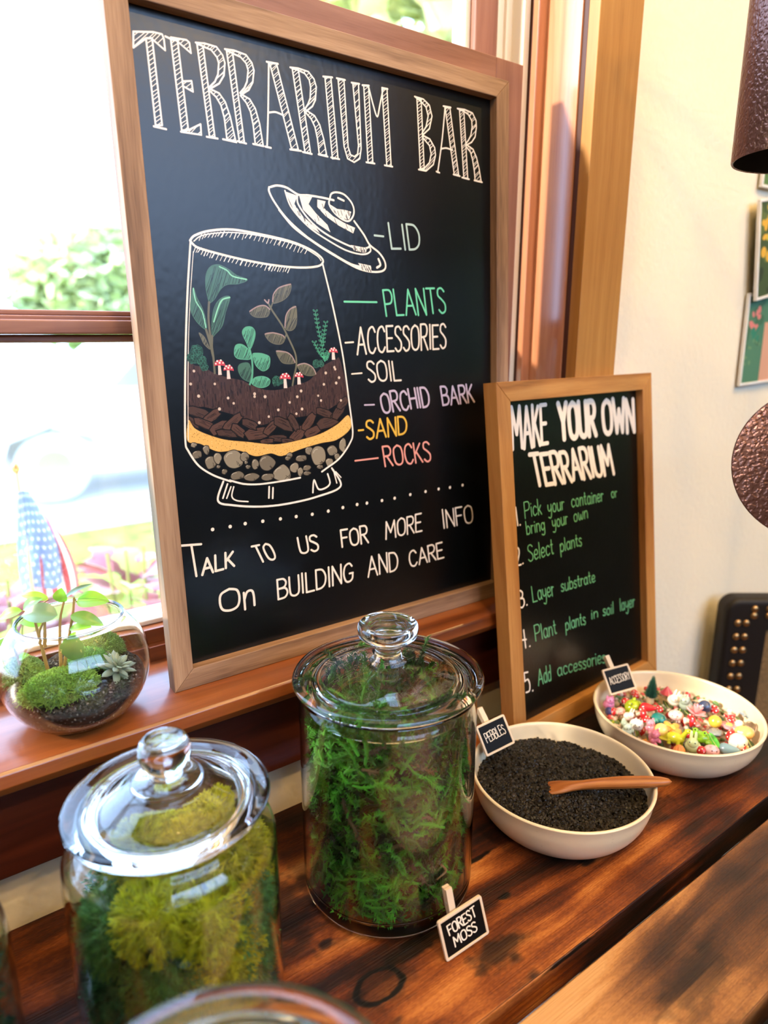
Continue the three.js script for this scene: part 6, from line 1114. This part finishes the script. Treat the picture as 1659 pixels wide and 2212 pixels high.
// ---------------------------------------------------------------- prints on the wall
function printCard(label, x, y, w, h, z, tiltZ, paint) {
  const o = thing('framed_print', label, 'print', [x, y, z]); o.rotation.z = tiltZ;
  const f = 0.0045;
  for (const [a, b, c, d] of [[0, w, 0, f], [0, w, h - f, h], [0, f, f, h - f], [w - f, w, f, h - f]]) part('frame_edge', bar(a, b, c, d, 0, 0.0055, 0.0008), M.white, o);
  const [c, g] = canvas(300, Math.round((300 * h) / w)); paint(g, c.width, c.height);
  part('picture', new THREE.BoxGeometry(w - 2 * f, h - 2 * f, 0.003).translate(w / 2, h / 2, 0.0025), std({ map: canvasTex(c), roughness: 0.6 }), o);
}
const blobs = (g, w, h, seed, list) => { const rnd = mulberry(seed); for (const [col, n, r0, r1, x0, x1, y0, y1] of list) for (let i = 0; i < n; i++) { g.fillStyle = col; g.beginPath(); g.ellipse(w * mix(x0, x1, rnd()), h * mix(y0, y1, rnd()), mix(r0, r1, rnd()), mix(r0, r1, rnd()), rnd() * 3, 0, 7); g.fill(); } };
printCard('pink and green flower print in a white edge, lowest of the three wall prints', 1.178, 1.1645, 0.15, 0.15, -0.021, 0.03, (g, w, h) => { g.fillStyle = '#4f7f63'; g.fillRect(0, 0, w, h); g.fillStyle = '#dba386'; g.fillRect(w * 0.42, h * 0.3, w, h); blobs(g, w, h, 2, [['#3f6b50', 16, 8, 20, 0, 0.35, 0, 0.6], ['#d77f78', 9, 8, 15, 0.06, 0.3, 0.1, 0.4], ['#2f7f66', 6, 6, 16, 0.1, 0.3, 0.35, 0.5], ['#6f946a', 10, 4, 10, 0, 0.4, 0.5, 0.8]]); });
printCard('yellow and green flower print in a white edge, middle of the three wall prints', 1.177, 1.302, 0.15, 0.153, -0.011, 0.18, (g, w, h) => { g.fillStyle = '#3f5230'; g.fillRect(0, 0, w, h); blobs(g, w, h, 3, [['#5b6b3a', 30, 10, 26, 0, 1, 0, 0.6], ['#d9a83c', 9, 9, 20, 0.05, 0.5, 0.02, 0.6], ['#c4bd4e', 8, 8, 18, 0.1, 0.6, 0.15, 0.5], ['#2c3a26', 20, 8, 22, 0, 1, 0.65, 1]]); });
printCard('green print in a white edge, topmost wall print behind the hanging lamp head', 1.168, 1.474, 0.15, 0.16, -0.021, 0.01, (g, w, h) => { g.fillStyle = '#587a45'; g.fillRect(0, 0, w, h); blobs(g, w, h, 4, [['#7c9a52', 26, 8, 24, 0, 1, 0, 1], ['#d8c25a', 6, 6, 14, 0, 1, 0, 1]]); });

// ---------------------------------------------------------------- leather chair behind the table's end
{
  const leather = phys({ color: rgb(0.012, 0.008, 0.006), roughness: 0.5, specularIntensity: 0.6 }), weave = std({ map: dataTex(128, 128, (u, v, c) => { const t = 0.75 + 0.25 * Math.sin(u * 120) * Math.sin(v * 120) + (noise(u * 40, v * 40) - 0.5) * 0.2; c[0] = 176 * t; c[1] = 136 * t; c[2] = 86 * t; }, true, 0.08, 0.08), roughness: 0.9 });
  const o = thing('armchair', 'black leather chair with brass nailheads and a tan woven back, blurred at the right edge', 'chair', [1.172, 0, 0.0]);
  o.rotation.y = -36 * R;
  const W = 0.52, top = 0.798, b = 0.066, s = new THREE.Shape(), r = 0.025;
  s.moveTo(0, 0.3); s.lineTo(0, top - r); s.absarc(r, top - r, r, Math.PI, Math.PI / 2, true); s.lineTo(W - r, top + 0.0); s.absarc(W - r, top - r, r, Math.PI / 2, 0, true); s.lineTo(W, 0.3); s.lineTo(0, 0.3);
  s.holes.push(new THREE.Path([[b, 0.46], [b, top - b + 0.012], [b + 0.02, top - b + 0.022], [W - b - 0.02, top - b + 0.022], [W - b, top - b + 0.012], [W - b, 0.46]].map((p) => new THREE.Vector2(...p))));
  part('back_frame', new THREE.ExtrudeGeometry(s, { depth: 0.02, bevelEnabled: true, bevelThickness: 0.01, bevelSize: 0.01, bevelOffset: -0.01, bevelSegments: 4 }), leather, o);
  part('back_panel', rbox(W - 2 * b + 0.01, top - b - 0.42, 0.02, 0.008, 'y', [W / 2, (top - b + 0.44) / 2, 0.012]), weave, o);
  const nail = sphere(0.0062, 1, 1, 0.6, [0, 0, 0], 14, 10), at = [];
  for (let y = top - 0.045; y > 0.32; y -= 0.026) for (const x of [0.02, 0.035, W - 0.035, W - 0.02]) at.push([x + (Math.round(y * 1000) % 2) * 0.003, y]);
  for (let x = 0.05; x < W - 0.05; x += 0.026) for (const y of [top - 0.018, top - 0.031]) at.push([x, y]);
  for (const [x, y] of at) part('nailhead', nail, M.brass, o).position.set(x, y, 0.0305);
  part('seat', rbox(W - 0.06, 0.1, 0.38, 0.03, 'x', [W / 2, 0.4, 0.21], 0, 0, 4), weave, o);
  for (const x of [0.03, W - 0.03]) for (const z of [0.02, 0.36]) part('leg', rbox(0.045, 0.35, 0.045, 0.006, 'y', [x, 0.175, z]), leather, o);
}

// ---------------------------------------------------------------- warm bulbs on cords: the room's own light
{
  const bulbMat = std({ color: rgb(1, 0.85, 0.6), emissive: rgb(...LAMP_COLOR), emissiveIntensity: 14, roughness: 0.4 });
  [[-0.9, 1.3], [0.15, 0.9], [0.25, 1.9], [1.3, 1.2], [1.25, 2.0], [2.4, 1.2]].forEach(([x, z], i) => {
    const o = thing('pendant_lamp', 'bare warm globe bulb hanging on a black cord in the room behind the camera', 'lamp', [x, 2.95, z], 'globe bulbs hanging in the room');
    part('bulb', new THREE.SphereGeometry(0.045, 28, 20), bulbMat, o);
    part('socket', new THREE.CylinderGeometry(0.018, 0.022, 0.06, 20).translate(0, 0.07, 0), M.black, o);
    part('cord', new THREE.CylinderGeometry(0.003, 0.003, CEIL - 2.95 - 0.1, 8).translate(0, (CEIL - 2.95 + 0.1) / 2, 0), M.black, o);
    part('ceiling_rose', new THREE.CylinderGeometry(0.045, 0.05, 0.02, 24).translate(0, CEIL - 2.95 - 0.011, 0), M.black, o);
    const l = new THREE.PointLight(rgb(...LAMP_COLOR), LAMP_POWER); l.name = 'bulb_light'; l.castShadow = true; l.shadow.radius = 2.1; o.add(l);
  });
}
renderer.render(scene, camera);
